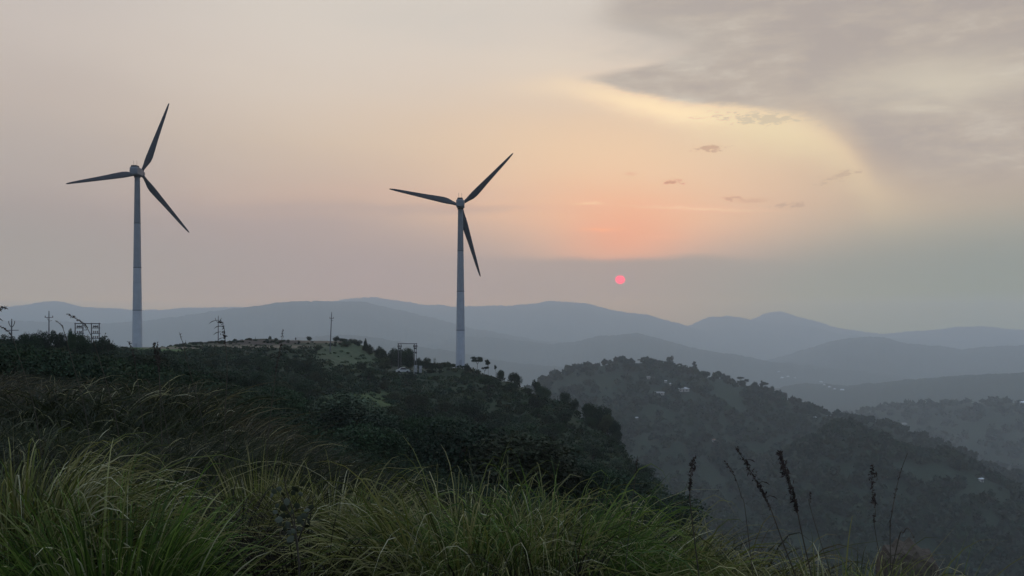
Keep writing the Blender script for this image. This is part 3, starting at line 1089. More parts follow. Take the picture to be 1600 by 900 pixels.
for i, mt in enumerate(('dark', 'mid', 'dark', 'olive', 'mid', 'pale')):
    proto_round('round%d' % i, 100 + i, mt, 5 + i % 3, sub=16)
for i, mt in enumerate(('dark', 'mid')):           # taller, looser
    proto_round('loose%d' % i, 140 + i, mt, 4, .8, 1.5, 3200, .058, .5, 20)
# umbrella crown: flat pads on bare trunk
for i in range(3):
    r = np.random.default_rng(170 + i)
    lob = [(r.uniform(-.5, .5), r.uniform(-.5, .5), 1.55 + r.uniform(-.18, .12), r.uniform(.3, .5), r.uniform(.3, .5), .13) for _ in range(5)]
    CR['umb%d' % i] = crown_mesh('crown', lob, 520, .12, m_leaf['dark'], 170 + i, .2, 5)
    mb = MB(); mb.tube([(0, 0, -.3), (.04, 0, .6), (-.03, 0, 1.1)], [.04, .03, .025], 7)
    for l in lob:
        mb.tube([(-.03, 0, 1.05), (l[0] * .6, l[1] * .6, 1.35), (l[0], l[1], l[2])], [.022, .016, .008], 5)
    TR['umb%d' % i] = mb
# conical
lob = [(0, 0, .35 + .2 * k, .62 - .085 * k, .62 - .085 * k, .22) for k in range(7)]
CR['cone'] = crown_mesh('crown', lob, 1300, .11, m_leaf['dark'], 190, .3, 10)
TR['cone'] = MB().tube([(0, 0, -.3), (0, 0, 1.4)], [.06, .02], 7)
# tiered (stacked puffs on a tall stem)
lob = [(.05, 0, 1.0, .35, .35, .16), (-.16, .1, 1.22, .30, .3, .14), (.12, -.1, 1.42, .27, .27, .13), (-.04, 0, 1.62, .2, .2, .12), (.3, 0, .85, .24, .24, .1), (-.3, 0, .9, .2, .2, .1)]
CR['tier'] = crown_mesh('crown', lob, 900, .10, m_leaf['dark'], 195, .25, 10)
TR['tier'] = MB().tube([(0, 0, -.3), (.03, 0, .8), (0, 0, 1.6)], [.05, .035, .015], 7)
# bare, twiggy
tw = MB()
r = np.random.default_rng(198)
tw.tube([(0, 0, -.2), (0, 0, .5)], [.045, .03], 6)
for _ in range(16):
    a = r.uniform(0, 6.28); q = r.uniform(.1, .5); z = r.uniform(.9, 1.5)
    tw.tube([(0, 0, .4), (math.cos(a) * q * .5, math.sin(a) * q * .5, .8), (math.cos(a) * q, math.sin(a) * q, z)], [.02, .013, .006], 4)
TR['bare'] = tw
CR['bare'] = crown_mesh('crown', [(0, 0, 1.15, .5, .5, .45)], 160, .07, m_leaf['mid'], 199, .3, 0)
TRM = {}
for k, mb in TR.items():
    me = bpy.data.meshes.new('trunk')
    me.from_pydata([tuple(v) for v in mb.v], [], mb.f)
    me.materials.append(m_bark)
    TRM[k] = me
HT = {k: max(v.co.z for v in CR[k].vertices) for k in CR}


def plant(name, kind, p, w, h, rz, label, cat, group=None, trunk=True, crown_name='crown'):
    """a plant w metres wide and h metres high standing at p"""
    root = empty(name, p, rz)
    tag(root, label, cat, group)
    sx = w / 2 / (1.0 if kind.startswith(('round', 'loose')) else .75)
    sz = h / HT[kind]
    c = link(crown_name, CR[kind], root)
    c.scale = (sx, sx, sz)
    if trunk:
        t = link('trunk', TRM[kind], root)
        t.scale = (sx, sx, sz)
    return root


def tree_px(name, kind, px, top, wpx, base, Yd, label, cat='tree', group=None, rz=None):
    """tree whose crown top reaches photo row `top`, wpx wide, standing on the ground (base only guards the height)"""
    g = gp(px, Yd)
    if Yd < 130: top -= 5
    zt = (HOR - top) / F * Yd
    h = max(zt - g.z, 0.6)
    hb = max((base - top) / F * Yd, .5)
    if h < hb * .6 or h > hb * 2.4:
        h = max(h, hb)
        g.z = zt - h
    wm = wpx / F * Yd * (1.3 if Yd < 130 else 1.0)
    if kind.startswith('round'): wm = max(wm, .85 * h)
    return plant(name, kind, (g.x, g.y, g.z - .15), wm, h + .15, random.uniform(0, 6.28) if rz is None else rz, label, cat, group)


# shrubs of the dark thicket at the left, one by one against the sky
T = tree_px
T('shrub', 'round0', 8, 527, 34, 560, 118, 'dark leafy shrub at the left edge, under the short v-armed pole', 'shrub')
T('shrub', 'round2', 30, 530, 24, 560, 122, 'low dark shrub just right of the short v-armed pole', 'shrub')
T('shrub', 'round1', 46, 523, 30, 565, 112, 'rounded dark shrub left of the slender single-crossarm pole', 'shrub')
T('shrub', 'round2', 63, 519, 24, 565, 116, 'upright knobbly shrub with the highest crown left of the slender single-crossarm pole', 'shrub')
T('shrub', 'loose0', 88, 520, 24, 565, 112, 'dark shrub with a flat top just right of the slender single-crossarm pole', 'shrub')
T('shrub', 'round0', 101, 524, 34, 568, 110, 'broad low dark shrub in the middle of the left thicket', 'shrub')
T('shrub', 'loose1', 113, 517, 13, 560, 108, 'thin shrub sprig touching the left post of the switching frame', 'shrub')
T('shrub', 'round1', 128, 523, 30, 568, 114, 'dark round shrub in front of the left half of the switching frame', 'shrub')
T('shrub', 'loose0', 155, 530, 26, 566, 110, 'dark shrub in front of the right half of the switching frame', 'shrub')
T('shrub', 'bare', 164, 525, 22, 566, 108, 'sparse shrub with separate leafy tufts at the right end of the left thicket', 'shrub')
T('shrub', 'loose1', 172, 533, 18, 566, 112, 'low sparse shrub stepping down towards the thin railing', 'shrub')
T('shrub', 'round3', 197, 541, 16, 555, 240, 'low brownish bush just left of the left turbine foot', 'shrub')
T('shrub', 'round1', 219, 546, 14, 555, 240, 'low green bush just right of the left turbine foot', 'shrub')
T('shrub', 'round0', 236, 546, 14, 553, 250, 'small dark bush second from the left turbine foot', 'shrub')
# bushes on the plateau
T('shrub', 'round2', 377, 530, 9, 536, 345, 'small round bush on the plateau skyline just left of the dark pillar', 'shrub')
T('shrub', 'round0', 421, 524.5, 7, 530, 348, 'tiny round bush on the skyline between the dark pillar and the leaning reed', 'shrub')
T('shrub', 'round2', 484, 525, 12, 533, 340, 'round dark bush on the skyline left of the tall leaning pole', 'shrub')
T('shrub', 'round0', 525, 524.5, 11, 534, 336, 'dark bush with a top-heavy crown just right of the tall leaning pole', 'shrub')
T('shrub', 'round1', 535, 528, 18, 538, 334, 'low bush in the dark hedge right of the tall leaning pole', 'shrub')
T('shrub', 'round2', 548, 528.5, 22, 540, 330, 'widest bush of the dark hedge right of the tall leaning pole', 'shrub')
T('shrub', 'round0', 559, 531, 16, 544, 326, 'bush filling the dark hedge left of the small pointed tree', 'shrub')
T('shrub', 'round1', 541, 533, 20, 546, 318, 'low bush on the near side of the dark hedge, above the bright green slope', 'shrub')
T('shrub', 'round2', 578, 536, 14, 548, 314, 'squat bush touching the right side of the small pointed tree', 'shrub')
T('tree', 'cone', 571, 528.5, 13, 546, 318, 'small pointed dark tree breaking the skyline at the right end of the plateau')
T('shrub', 'round0', 590, 540, 18, 548, 312, 'dark bush just right of the small pointed tree', 'shrub')
T('shrub', 'round3', 598, 544, 12, 554, 308, 'small bush in the dip left of the transformer frame', 'shrub')
T('tree', 'round2', 612, 541.5, 16, 560, 305, 'dark round tree just left of the transformer frame')
T('tree', 'round0', 624, 545, 14, 562, 305, 'dark round tree behind the left posts of the transformer frame')
T('tree', 'round1', 635, 541.5, 9, 562, 302, 'small round tree crown showing between the posts of the transformer frame')
T('shrub', 'round2', 641, 551, 18, 568, 300, 'dark bush under the long beam of the transformer frame', 'shrub')
T('shrub', 'round0', 657, 558, 16, 572, 300, 'dark bush just right of the transformer frame', 'shrub')
T('shrub', 'round2', 665, 557, 12, 574, 302, 'knobbly dark bush above the grey kiosk', 'shrub')
T('shrub', 'round1', 675, 566, 14, 576, 300, 'low dark bush stepping down right of the kiosks', 'shrub')
T('tree', 'bare', 679, 558, 8, 576, 304, 'thin bare twiggy tree between the kiosks and the right turbine')
T('tree', 'bare', 686, 566, 9, 576, 304, 'lower bare twiggy tree next to the right turbine side of the first')
T('shrub', 'loose1', 701, 566, 9, 576, 300, 'small upright bush just left of the right turbine foot', 'shrub')
T('shrub', 'round0', 731, 567, 14, 577, 300, 'dark bush leaning against the right side of the right turbine foot', 'shrub')
T('tree', 'umb0', 746, 556.5, 17, 576, 300, 'flat-topped tree with a bare trunk, nearest to the right turbine foot')
T('tree', 'umb1', 763, 561, 10, 578, 298, 'small flat-topped tree second from the right turbine foot')
T('shrub', 'umb2', 757, 572, 12, 580, 296, 'low spreading bush under the two flat-topped trees', 'shrub')
T('tree', 'umb1', 774.5, 569.5, 4, 580, 298, 'tiny thin-stemmed tree right of the two flat-topped trees')
T('shrub', 'round1', 783, 577, 16, 588, 292, 'low bush on the crest right of the flat-topped trees', 'shrub')
T('tree', 'round0', 800, 581, 14, 596, 290, 'dark tree on the falling crest, left of a taller twin crown')
T('tree', 'round2', 809, 580.5, 12, 600, 288, 'dark blocky tree crown at the first step of the falling crest')
T('tree', 'loose0', 838, 592, 18, 612, 280, 'green leafy tree at the second step of the falling crest')
T('tree', 'round1', 848, 601, 12, 616, 276, 'dark tree just below the green leafy one on the falling crest')
T('tree', 'round2', 884, 610.5, 20, 640, 266, 'large dark domed tree at the third step of the falling crest')
T('tree', 'round0', 896, 622, 14, 645, 262, 'dark tree tucked against the right side of the large domed tree')
T('tree', 'round1', 921, 627, 18, 655, 256, 'dark domed tree left of the last drop of the falling crest')
T('tree', 'round2', 936, 631, 16, 660, 252, 'dark tree with a square crown above the last drop of the falling crest')
T('tree', 'round3', 950, 645, 20, 672, 248, 'olive tree on the steep end of the crest')
T('tree', 'round0', 958, 656, 16, 680, 246, 'lowest dark tree where the crest drops into the valley')

# shrubs that clothe the near hill: the large ones as individuals, none of them distinguishable
r = np.random.default_rng(5)
cnt = 0
meadows = [(545, 556, 62, 17), (550, 652, 80, 40), (400, 541, 115, 4), (640, 578, 30, 7), (250, 547, 80, 6)]
tries = 0
placed = []
while cnt < 285 and tries < 6000:
    tries += 1
    px = r.uniform(-40, 1050)
    Yd = 62 * (330 / 62) ** r.random()
    g = gp(px, Yd)
    py = HOR - g.z * F / Yd
    if py > 850 or py < 528:
        continue
    if any(((px - m[0]) / m[2]) ** 2 + ((py - m[1]) / m[3]) ** 2 < 1 for m in meadows):
        continue
    if px < 520 and Yd > 260: continue
    if px > 690 and px < 745 and Yd > 230: continue
    h = r.uniform(1.2, 3.2) * (1.0 if px < 500 else 1.5)
    if (HOR - (g.z + h) * F / Yd) < np.interp(px, [0, 180, 300, 400, 560, 620, 700, 760, 810, 850, 885, 960, 1050], [533, 545, 541, 536, 536, 552, 575, 578, 592, 606, 622, 668, 770]):
        continue
    w = h * r.uniform(1.1, 1.9)
    kind = r.choice(['round0', 'round1', 'round2', 'round3', 'round4', 'round5', 'loose0', 'loose1'], p=[.2, .18, .2, .12, .12, .05, .07, .06])
    plant('shrub', kind, (g.x, g.y, g.z - .3), w, h + .3, r.uniform(0, 6.28), 'one of the dark rounded shrubs crowding the slopes of the near hill', 'shrub', 'shrubs crowding the near hill')
    cnt += 1

# ------------------------------------------------------------------ second hill: trees on its crest, houses, forest
def crest_depth(px, k=0):
    rk, s, pts = RIDGES[k]
    a = math.atan((px - 800) / F)
    i = int(np.clip(np.searchsorted(AZ, a), 0, nA - 1))
    rr_ = np.arange(rk * .85, rk * 1.12, rk * .01)
    el = [ground(a, q) / q for q in rr_]
    return rr_[int(np.argmax(el))] * math.cos(a)


HT2 = [('umb0', 972, 556, 11, 'dark flat-topped tree at the very top of the second hill'),
       ('umb1', 1000, 561, 8, 'small spreading tree first in the row right of the hill top'),
       ('umb2', 1020, 562, 12, 'wide flat tree beside the tall full tree on the second hill crest'),
       ('umb0', 1032, 563, 10, 'low tree just left of the tall full tree on the second hill crest'),
       ('loose0', 1047, 555, 14, 'tall full tree with a square crown on the second hill crest'),
       ('umb1', 1061, 567.5, 10, 'spreading tree between the two tallest trees of the second hill crest'),
       ('round4', 1070, 573, 12, 'rounded tree left of the tiered tree on the second hill crest'),
       ('tier', 1085, 564, 15, 'tiered tree with stacked tufts, second tallest on the second hill crest'),
       ('round1', 1100, 579, 14, 'rounded tree just right of the tiered tree'),
       ('loose1', 1106, 581, 10, 'rounded tree second right of the tiered tree'),
       ('round0', 1120, 579, 16, 'broad dark tree midway down the second hill crest'),
       ('round2', 1134, 586, 14, 'dark tree right of the broad one midway down the second hill crest'),
       ('umb2', 1157, 588, 12, 'open spreading tree with sky between its branches, left of a pair'),
       ('umb0', 1165, 592, 10, 'small flat tree between the open spreading tree and the round bush'),
       ('round4', 1178, 595, 14, 'round bushy tree left of the forked tree on the second hill crest'),
       ('tier', 1190, 594, 11, 'forked tree leaning apart on the lower part of the second hill crest'),
       ('umb1', 1196, 596, 10, 'flat tuft tree touching the forked tree'),
       ('round1', 1206, 602, 10, 'small pointed tree right of the forked tree'),
       ('round0', 1218, 608, 12, 'dark tree at the end of the crest row, above the dome of bushes'),
       ('round2', 1226, 612, 12, 'low dark tree following the end of the crest row'),
       ('round2', 1243, 621, 22, 'broad dome of dark foliage at the shoulder of the second hill'),
       ('round0', 895, 573, 10, 'small bush on the left shoulder of the second hill'),
       ('loose1', 912, 570, 10, 'second small bush on the left shoulder of the second hill')]
for kind, px, top, w, lab in HT2:
    Yd = crest_depth(px)
    g = gp(px, Yd)
    zt = (HOR - top) / F * Yd
    h = max(zt - g.z, 5.5)
    plant('tree', kind, (g.x, g.y, g.z - .4), w / F * Yd, h + .4, r.uniform(0, 6.28), lab, 'tree', 'trees along the second hill crest')

m_wall = mat('house_wall', (0.38, 0.36, 0.33), 0.85, 0.15, 1)
m_roofp = mat('sheet_roof', (0.72, 0.75, 0.78), 0.45, 0.10, .5)
m_roofd = mat('weathered_roof', (0.26, 0.26, 0.26), 0.6, 0.2, .5)
m_brick = mat('red_roof', (0.30, 0.14, 0.09), 0.8, 0.2, .5)


def ray_hit(px, py, lo=300, hi=14000):
    a = math.atan((px - 800) / F)
    t = (HOR - py) / F * math.cos(a)
    q = lo
    while q < hi:
        if ground(a, q) > t * q:
            return q * math.cos(a)
        q *= 1.004
    return None


def house(px, py, wpx, label, roof=None, lowpitch=False, rz=0.0, d_fac=.7, group=None, tall=3.0):
    Yd = ray_hit(px, py)
    if Yd is None: return
    g = gp(px, Yd)
    w = wpx / F * Yd
    d = w * d_fac
    root = empty('house', (g.x, g.y, g.z - .4), rz)
    tag(root, label, 'house', group)
    MB().box((0, 0, tall / 2), (w, d, tall)).build('wall', m_wall, root)
    tall = max(tall, w * .25)
    rh = w * (.10 if lowpitch else .24)
    e = .5 + w * .02
    y0, y1 = -d / 2 - e, d / 2 + e
    X1 = w / 2 + e
    rf = MB()
    for s in (0, -.18):
        pass
    vs = [(-X1, y0, tall), (X1, y0, tall), (X1, y1, tall), (-X1, y1, tall), (-X1 + w * .1, 0, tall + rh), (X1 - w * .1, 0, tall + rh)]
    rf.add([Vector(v) + Vector((0, 0, .02)) for v in vs], [(0, 1, 5, 4), (2, 3, 4, 5), (1, 2, 5), (3, 0, 4), (3, 2, 1, 0)])
    rf.build('roof', roof or m_roofd, root)
    for s in (-.28, .28):
        MB().box((s * w, -d / 2 - .03, tall * .55), (w * .14, .08, tall * .3)).build('window', m_glass, root)
    MB().box((0, -d / 2 - .03, tall * .37), (max(.9, w * .08), .08, tall * .7)).build('door', m_dark, root)


m_roofq = mat('faded_roof', (0.50, 0.53, 0.56), 0.5, 0.10, .5)
house(1063, 611, 19, 'long building with a bright pale sheet roof, the most visible on the second hill', m_roofq, True, 0.25, 1.3, tall=3.4)
house(1030, 618, 15, 'long dull-roofed building left of and below the bright pale roof', m_roofd, True, -0.2, 1.0)
house(1056, 606.5, 6, 'small grey building touching the upper left of the bright pale roof', m_roofd, False, .3)
house(1013, 594, 5, 'faint low building highest on the second hill, leftmost of the small ones', m_roofd, False, .3)
house(1022, 596, 3.6, 'small pale hut just right of the faint highest building', m_roofp, False, .8)
house(1040, 599, 3.2, 'tiny pale hut midway between the highest huts and the bright roof', m_roofp, False, .4)
house(1048, 603.5, 3.6, 'small pale hut just above the left end of the bright roof', m_roofp, False, .4)
house(995, 656.5, 3.2, 'lone pale hut in the hollow where the second hill meets the near crest', m_roofp, False, .2)
house(1273, 656, 4, 'lone bright hut near the shoulder of the second hill', m_roofp, False, .2)
house(1292, 664, 3.6, 'dim hut right of and below the lone bright hut', m_roofd, False, .2)
house(1115, 692, 4.5, 'reddish-roofed hut low on the second hill, left of the tall seed heads', m_brick, False, .2)
house(1598, 632, 7, 'white building at the right edge on the third wooded ridge', m_roofp, False, .2, tall=5)
house(1412, 665, 8, 'long dim house in the saddle between the second hill and the third ridge', m_roofd, False, .1)
house(1533, 754, 6, 'pale hut on the lower right slope among dark trees', m_roofp, False, .3)
for i, (px, py) in enumerate([(1217, 582), (1231, 590), (1222, 593), (1242, 592), (1288, 603), (1296, 606), (1304, 609), (1283, 599), (1316, 611)]):
    house(px, py, 3.4 + (i % 3), 'one of the tiny pale houses scattered on the valley floor beyond the second hill', m_roofp, False, .3 * i, .7, 'tiny houses on the valley floor', 4.0)

# forest of the second hill and beyond: far too many crowns to count, low-detail clumps
fr = np.random.default_rng(77)
cv = []
n_tree = 0
PV, PF, PC = [], [], []
off = 0
for band, n_, lo, hi, a0, a1 in ((0, 7500, 520, 1560, 800, 1720), (1, 4200, 1500, 3600, 740, 1720)):
    a = az_of(fr.uniform(a0, a1, n_)) if False else np.arctan((fr.uniform(a0, a1, n_) - 800) / F)
    q = lo * (hi / lo) ** fr.random(n_)
    for ai, qi in zip(a, q):
        z = ground(ai, qi)
        x, y = qi * math.sin(ai), qi * math.cos(ai)
        if z > -8 * qi / 1000 * 0 + 0 and band == 0 and False: continue
        cl_ = vnoise(np.array([x / 70]), np.array([y / 70]), 5)[0]
        if cl_ < -.62: continue
        ht = fr.uniform(3.5, 11) * (1 if band == 0 else 1.5)
        w = ht * fr.uniform(.4, .75)
        k = 46 if band == 0 else 16
        d = fr.normal(size=(k, 3)); d /= np.linalg.norm(d, axis=1)[:, None]
        c = d * np.array([w, w, ht * .42]) * fr.uniform(.55, 1.0, (k, 1)) + np.array([x, y, z + ht * .55])
        v, f = leaf_quads(c, (w * .62 if band == 0 else w * 1.0), fr)
        PV.append(v); PF.append(f + off); off += len(v)
        colx = np.array([.022, .036, .022]) * fr.uniform(.82, 1.25) * np.array([fr.uniform(.85, 1.2), 1, fr.uniform(.8, 1.2)])
        PC.append(np.repeat(colx[None], len(v), 0))
m_forest = mat('forest_leaves', (.03, .045, .03), 0.85, 0.25, .2, attr='col', spec=0.1)
fo = link('forest', np_mesh('forest', np.concatenate(PV), np.concatenate(PF), m_forest, False, np.concatenate(PC)))
tag(fo, 'dense dark forest clothing the second hill and the ridges behind it', 'forest', None, 'stuff')
# scrub on the near hill between the individual shrubs
PV, PF, PC = [], [], []
off = 0
for qq in range(15500):
    px = fr.uniform(-60, 1080); Yd = 32 * (330 / 32) ** fr.random()
    g = gp(px, Yd)
    py = HOR - g.z * F / Yd
    md = any(((px - m[0]) / m[2]) ** 2 + ((py - m[1]) / m[3]) ** 2 < .8 for m in meadows)
    if md and qq % 3: continue
    ht = fr.uniform(.3, 1.7) * (.26 if md else 1)
    if qq > 13500:
        px = fr.uniform(-60, 330); Yd = fr.uniform(38, 112); g = gp(px, Yd); py = HOR - g.z * F / Yd; ht = fr.uniform(.7, 1.9); md = False
        if py - ht * F / Yd < np.interp(px, [0, 180, 220, 330], [536, 548, 556, 556]): continue
    if py < 545 and px < 560: ht *= .3
    if Yd < 60: ht *= .8
    w = ht * fr.uniform(.8, 1.5)
    k = 170 if Yd < 60 else 110 if Yd < 100 else 60
    d = fr.normal(size=(k, 3)); d /= np.linalg.norm(d, axis=1)[:, None]
    c = d * np.array([w, w, ht * .5]) * fr.uniform(.5, 1.0, (k, 1)) + np.array([g.x, g.y, g.z + ht * .45])
    v, f = leaf_quads(c, (.035 + Yd * .0013), fr)
    PV.append(v); PF.append(f + off); off += len(v)
    colx = np.array([.021, .035, .018]) * fr.uniform(.6, 1.5) * np.array([fr.uniform(.85, 1.3), 1, fr.uniform(.8, 1.2)])
    if md: colx = np.array([.052, .075, .038]) * fr.uniform(.85, 1.1)
    PC.append(np.repeat(colx[None], len(v), 0))
sc = link('scrub', np_mesh('scrub', np.concatenate(PV), np.concatenate(PF), m_forest, False, np.concatenate(PC)))
tag(sc, 'low dark scrub and bracken covering the near hill', 'scrub', None, 'stuff')
# ------------------------------------------------------------------ grass
def mat_grass(name, transl=0.35):
    m = bpy.data.materials.new(name)
    m.use_nodes = True
    t = m.node_tree
    b = t.nodes['Principled BSDF']
    b.inputs['Roughness'].default_value = 0.55
    b.inputs['Specular IOR Level'].default_value = 0.25
    a = t.nodes.new('ShaderNodeAttribute'); a.attribute_name = 'col'
    t.links.new(a.outputs['Color'], b.inputs['Base Color'])
    tr = t.nodes.new('ShaderNodeBsdfTranslucent')
    t.links.new(a.outputs['Color'], tr.inputs[0])
    mxs = t.nodes.new('ShaderNodeMixShader'); mxs.inputs[0].default_value = transl
    out = t.nodes['Material Output']
    t.links.new(b.outputs[0], mxs.inputs[1]); t.links.new(tr.outputs[0], mxs.inputs[2])
    t.links.new(mxs.outputs[0], out.inputs[0])
    return m


m_grass = mat_grass('grass_blades')


def blades(root, dirh, length, width, tilt, bend, col0, col1, r, seg=7, wob=.12, wind=(0, 0), apex=None, reach=None):
    """arching ribbons. root (n,3); dirh (n,) heading; tilt (n,) initial lean from vertical; bend total extra lean"""
    n = len(root)
    P = np.zeros((n, seg + 1, 3)); P[:, 0] = root
    T_ = np.zeros((n, seg + 1, 3))
    ph = dirh.copy()
    for k in range(seg + 1):
        t = k / seg
        ang = tilt + bend * t ** 1.5
        ph = ph + r.normal(0, wob / seg * 2, n)
        d = np.stack([np.sin(ang) * np.cos(ph), np.sin(ang) * np.sin(ph), np.cos(ang)], 1)
        d[:, 0] += wind[0] * t; d[:, 1] += wind[1] * t
        d /= np.linalg.norm(d, axis=1)[:, None]
        T_[:, k] = d
        if k < seg:
            P[:, k + 1] = P[:, k] + d * (length / seg)[:, None]
    if apex is not None:
        mzz = np.maximum((P[:, :, 2] - P[:, :1, 2]).max(1), .04)
        k_ = np.clip(apex / mzz, .3, 1.5)[:, None, None]
        P = P[:, :1] + (P - P[:, :1]) * k_
    if reach is not None:
        hr_ = np.maximum(np.linalg.norm((P - P[:, :1])[:, :, :2], axis=2).max(1), .02)
        kx = np.minimum(1, reach / hr_)[:, None, None]
        P[:, :, :2] = P[:, :1, :2] + (P[:, :, :2] - P[:, :1, :2]) * kx
    side = np.cross(T_, r.normal(0, 1, (n, 1, 3)) * .9 + np.array([0, -1.0, .3]))
    side /= np.maximum(np.linalg.norm(side, axis=2)[..., None], 1e-6)
    tt_ = np.linspace(0, 1, seg + 1)
    w = width[:, None] * np.where(tt_ < .5, .75 + .5 * tt_, np.maximum(1 - (tt_ - .5) * 1.9, .06))[None]
    V0 = P - side * w[..., None] / 2
    V1 = P + side * w[..., None] / 2
    v = np.stack([V0, V1], 2).reshape(-1, 3)
    b = (np.arange(n)[:, None] * (seg + 1) + np.arange(seg)[None]).ravel() * 2
    f = np.stack([b, b + 1, b + 3, b + 2], 1)
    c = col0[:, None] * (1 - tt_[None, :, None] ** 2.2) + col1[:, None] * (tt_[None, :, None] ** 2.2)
    c = np.repeat(c, 2, axis=1).reshape(-1, 3)
    return v, f, c


def colmix(r, n, pal, w, jit=.25):
    k = r.choice(len(pal), n, p=np.array(w) / sum(w))
    return np.array(pal)[k] * r.uniform(1 - jit, 1 + jit, (n, 1))


GREEN = [(.074, .125, .022), (.038, .070, .014), (.125, .170, .036)]
OLIVE = [(.088, .102, .022), (.044, .054, .014), (.155, .155, .046)]
BROWN = [(.042, .037, .018), (.026, .024, .013), (.080, .068, .034)]
SHADE = [(.016, .013, .009), (.011, .010, .007), (.024, .019, .012)]  # near-black blades: shade in gaps and under crowns put into colour
DARKG = [(.020, .026, .010), (.014, .018, .008), (.034, .036, .016)]
STRAW = [(.44, .41, .20), (.26, .24, .11), (.62, .60, .40)]


def tussock(px, row, Yd, hw, L, n, pal, label, seed, name='grass_tussock', lean=(0, 0), bend=(.9, 2.1), tilt_max=1.0, wid=(.004, .008), straw=.12, core=.35, full=(5, 2.2)):
    """fountain of blades; its crest shows around photo row `row` at depth Yd, half-width hw metres"""
    r = np.random.default_rng(seed)
    top = at(px, row, Yd)
    gz = gxy(top.x, top.y)
    H = top.z - gz                                # mound height above the soil
    z0 = gz - .05
    o = empty(name, (top.x, top.y, z0))
    o_label = label
    q = np.sqrt(r.random(n)); a = r.uniform(0, 2 * math.pi, n)
    rx = hw * core
    root = np.stack([q * rx * np.cos(a), q * rx * .8 * np.sin(a), np.zeros(n)], 1)
    # blades start part-way up a dense heart
    heading = a + r.normal(0, .5, n)
    tilt = q * tilt_max * .55 + np.abs(r.normal(0, .12, n))
    bnd = r.uniform(bend[0], bend[1], n)
    length = L * H * r.uniform(.7, 1.15, n)
    width = r.uniform(wid[0], wid[1], n)
    c0 = colmix(r, n, pal, [5, 4, 3])
    dry_ = r.random(n) < straw
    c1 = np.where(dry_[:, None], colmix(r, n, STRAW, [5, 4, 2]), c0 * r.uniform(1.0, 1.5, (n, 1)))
    apex = H * np.sqrt(1 - (.62 * q) ** 2) * np.where(r.random(n) < .03, r.uniform(.95, 1.12, n), r.beta(full[0], full[1], n))
    # dark low blades put the shade under the green crown into colour
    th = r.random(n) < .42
    c0 = np.where(th[:, None], colmix(r, n, SHADE, [5, 4, 2]), c0)
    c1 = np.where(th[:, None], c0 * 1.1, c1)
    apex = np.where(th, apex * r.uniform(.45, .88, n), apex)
    reach = hw * np.where(r.random(n) < .05, r.uniform(.9, 1.6, n), r.uniform(.35, .95, n))
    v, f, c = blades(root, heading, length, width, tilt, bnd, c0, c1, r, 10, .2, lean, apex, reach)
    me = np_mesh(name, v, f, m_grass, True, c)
    bpy.data.objects.remove(o)
    o = link(name, me, None, (top.x, top.y, z0))
    tag(o, o_label, 'grass clump', 'big grass tussocks in the foreground')
    return o


def lying(px, row, Yd, hw, hd, L, n, pal, seed, heading, wid=(.004, .007), straw=.15, apex=.5, spread=.6, bend=(1.0, 1.9), tilt=.35):
    """a tract of combed grass: arrays for the stuff mesh"""
    r = np.random.default_rng(seed)
    top = at(px, row, Yd)
    x = top.x + r.uniform(-hw, hw, n); y = top.y + r.uniform(-hd, hd, n)
    z = np.array([gxy(a, b) for a, b in zip(x, y)]) - .03
    root = np.stack([x, y, z], 1)
    length = L * r.uniform(.6, 1.15, n)
    c0 = colmix(r, n, pal, [5, 4, 3])
    dry_ = r.random(n) < straw
    c1 = np.where(dry_[:, None], colmix(r, n, STRAW, [5, 4, 2]), c0 * r.uniform(1.0, 1.4, (n, 1)))
    nz_ = fbm(x, y, 2.2, 3, 7 + seed % 3)
    heading = heading + 2.6 * fbm(x, y, 2.4, 3, 17)
    apex = apex * np.clip(.75 + 2.0 * nz_, .2, 1.7)
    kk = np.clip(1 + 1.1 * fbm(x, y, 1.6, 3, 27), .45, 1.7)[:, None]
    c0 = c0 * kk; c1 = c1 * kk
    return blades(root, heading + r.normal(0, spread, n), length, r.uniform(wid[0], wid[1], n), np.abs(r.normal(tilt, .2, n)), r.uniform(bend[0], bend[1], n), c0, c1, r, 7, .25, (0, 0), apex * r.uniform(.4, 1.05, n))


# big tussocks, left to right  (heading 0 = right, pi = left)
W1 = (.006, .011)
tussock(25, 652, 3.9, .72, 1.5, 6000, OLIVE, 'olive tussock cut off by the left edge, its pale blades arching over to the right', 1, straw=.35, lean=(.22, 0), wid=W1)
tussock(175, 708, 3.5, .46, 1.25, 4600, GREEN, 'bright green upright tussock in the lower left corner, greenest of all', 2, straw=.10, bend=(.5, 1.6), tilt_max=.9, wid=(.008, .013), lean=(.08, 0))
tussock(330, 742, 5.4, .7, 1.4, 2600, DARKG, 'dark brownish tussock behind and right of the bright green one', 3, straw=.12, wid=W1)
tussock(405, 684, 5.4, .30, 1.2, 1900, OLIVE, 'small yellowish upright tuft rising above the dark tussock', 4, bend=(.4, 1.2), tilt_max=.5, straw=.3, wid=(.009, .015))
tussock(515, 708, 5.0, .55, 1.25, 4200, OLIVE, 'olive green tussock with curled straw tips left of the wide combed one', 5, bend=(.7, 1.9), straw=.22, wid=W1)
tussock(600, 744, 4.6, .36, 1.25, 2400, GREEN, 'small green tuft wedged between the olive tussock and the wide combed one', 12, bend=(.7, 1.9), straw=.2, wid=W1)
tussock(715, 722, 4.3, .78, 1.65, 7500, OLIVE, 'wide pale tussock whose long blades are combed down to the left', 6, lean=(-.45, -.05), bend=(1.2, 2.1), straw=.30, core=.5, wid=(.0055, .010))
tussock(868, 734, 4.3, .62, 1.4, 7500, GREEN, 'large dark-hearted green tussock with bright curled tips in the middle of the foreground', 7, bend=(.9, 2.3), straw=.16, core=.45, wid=W1)
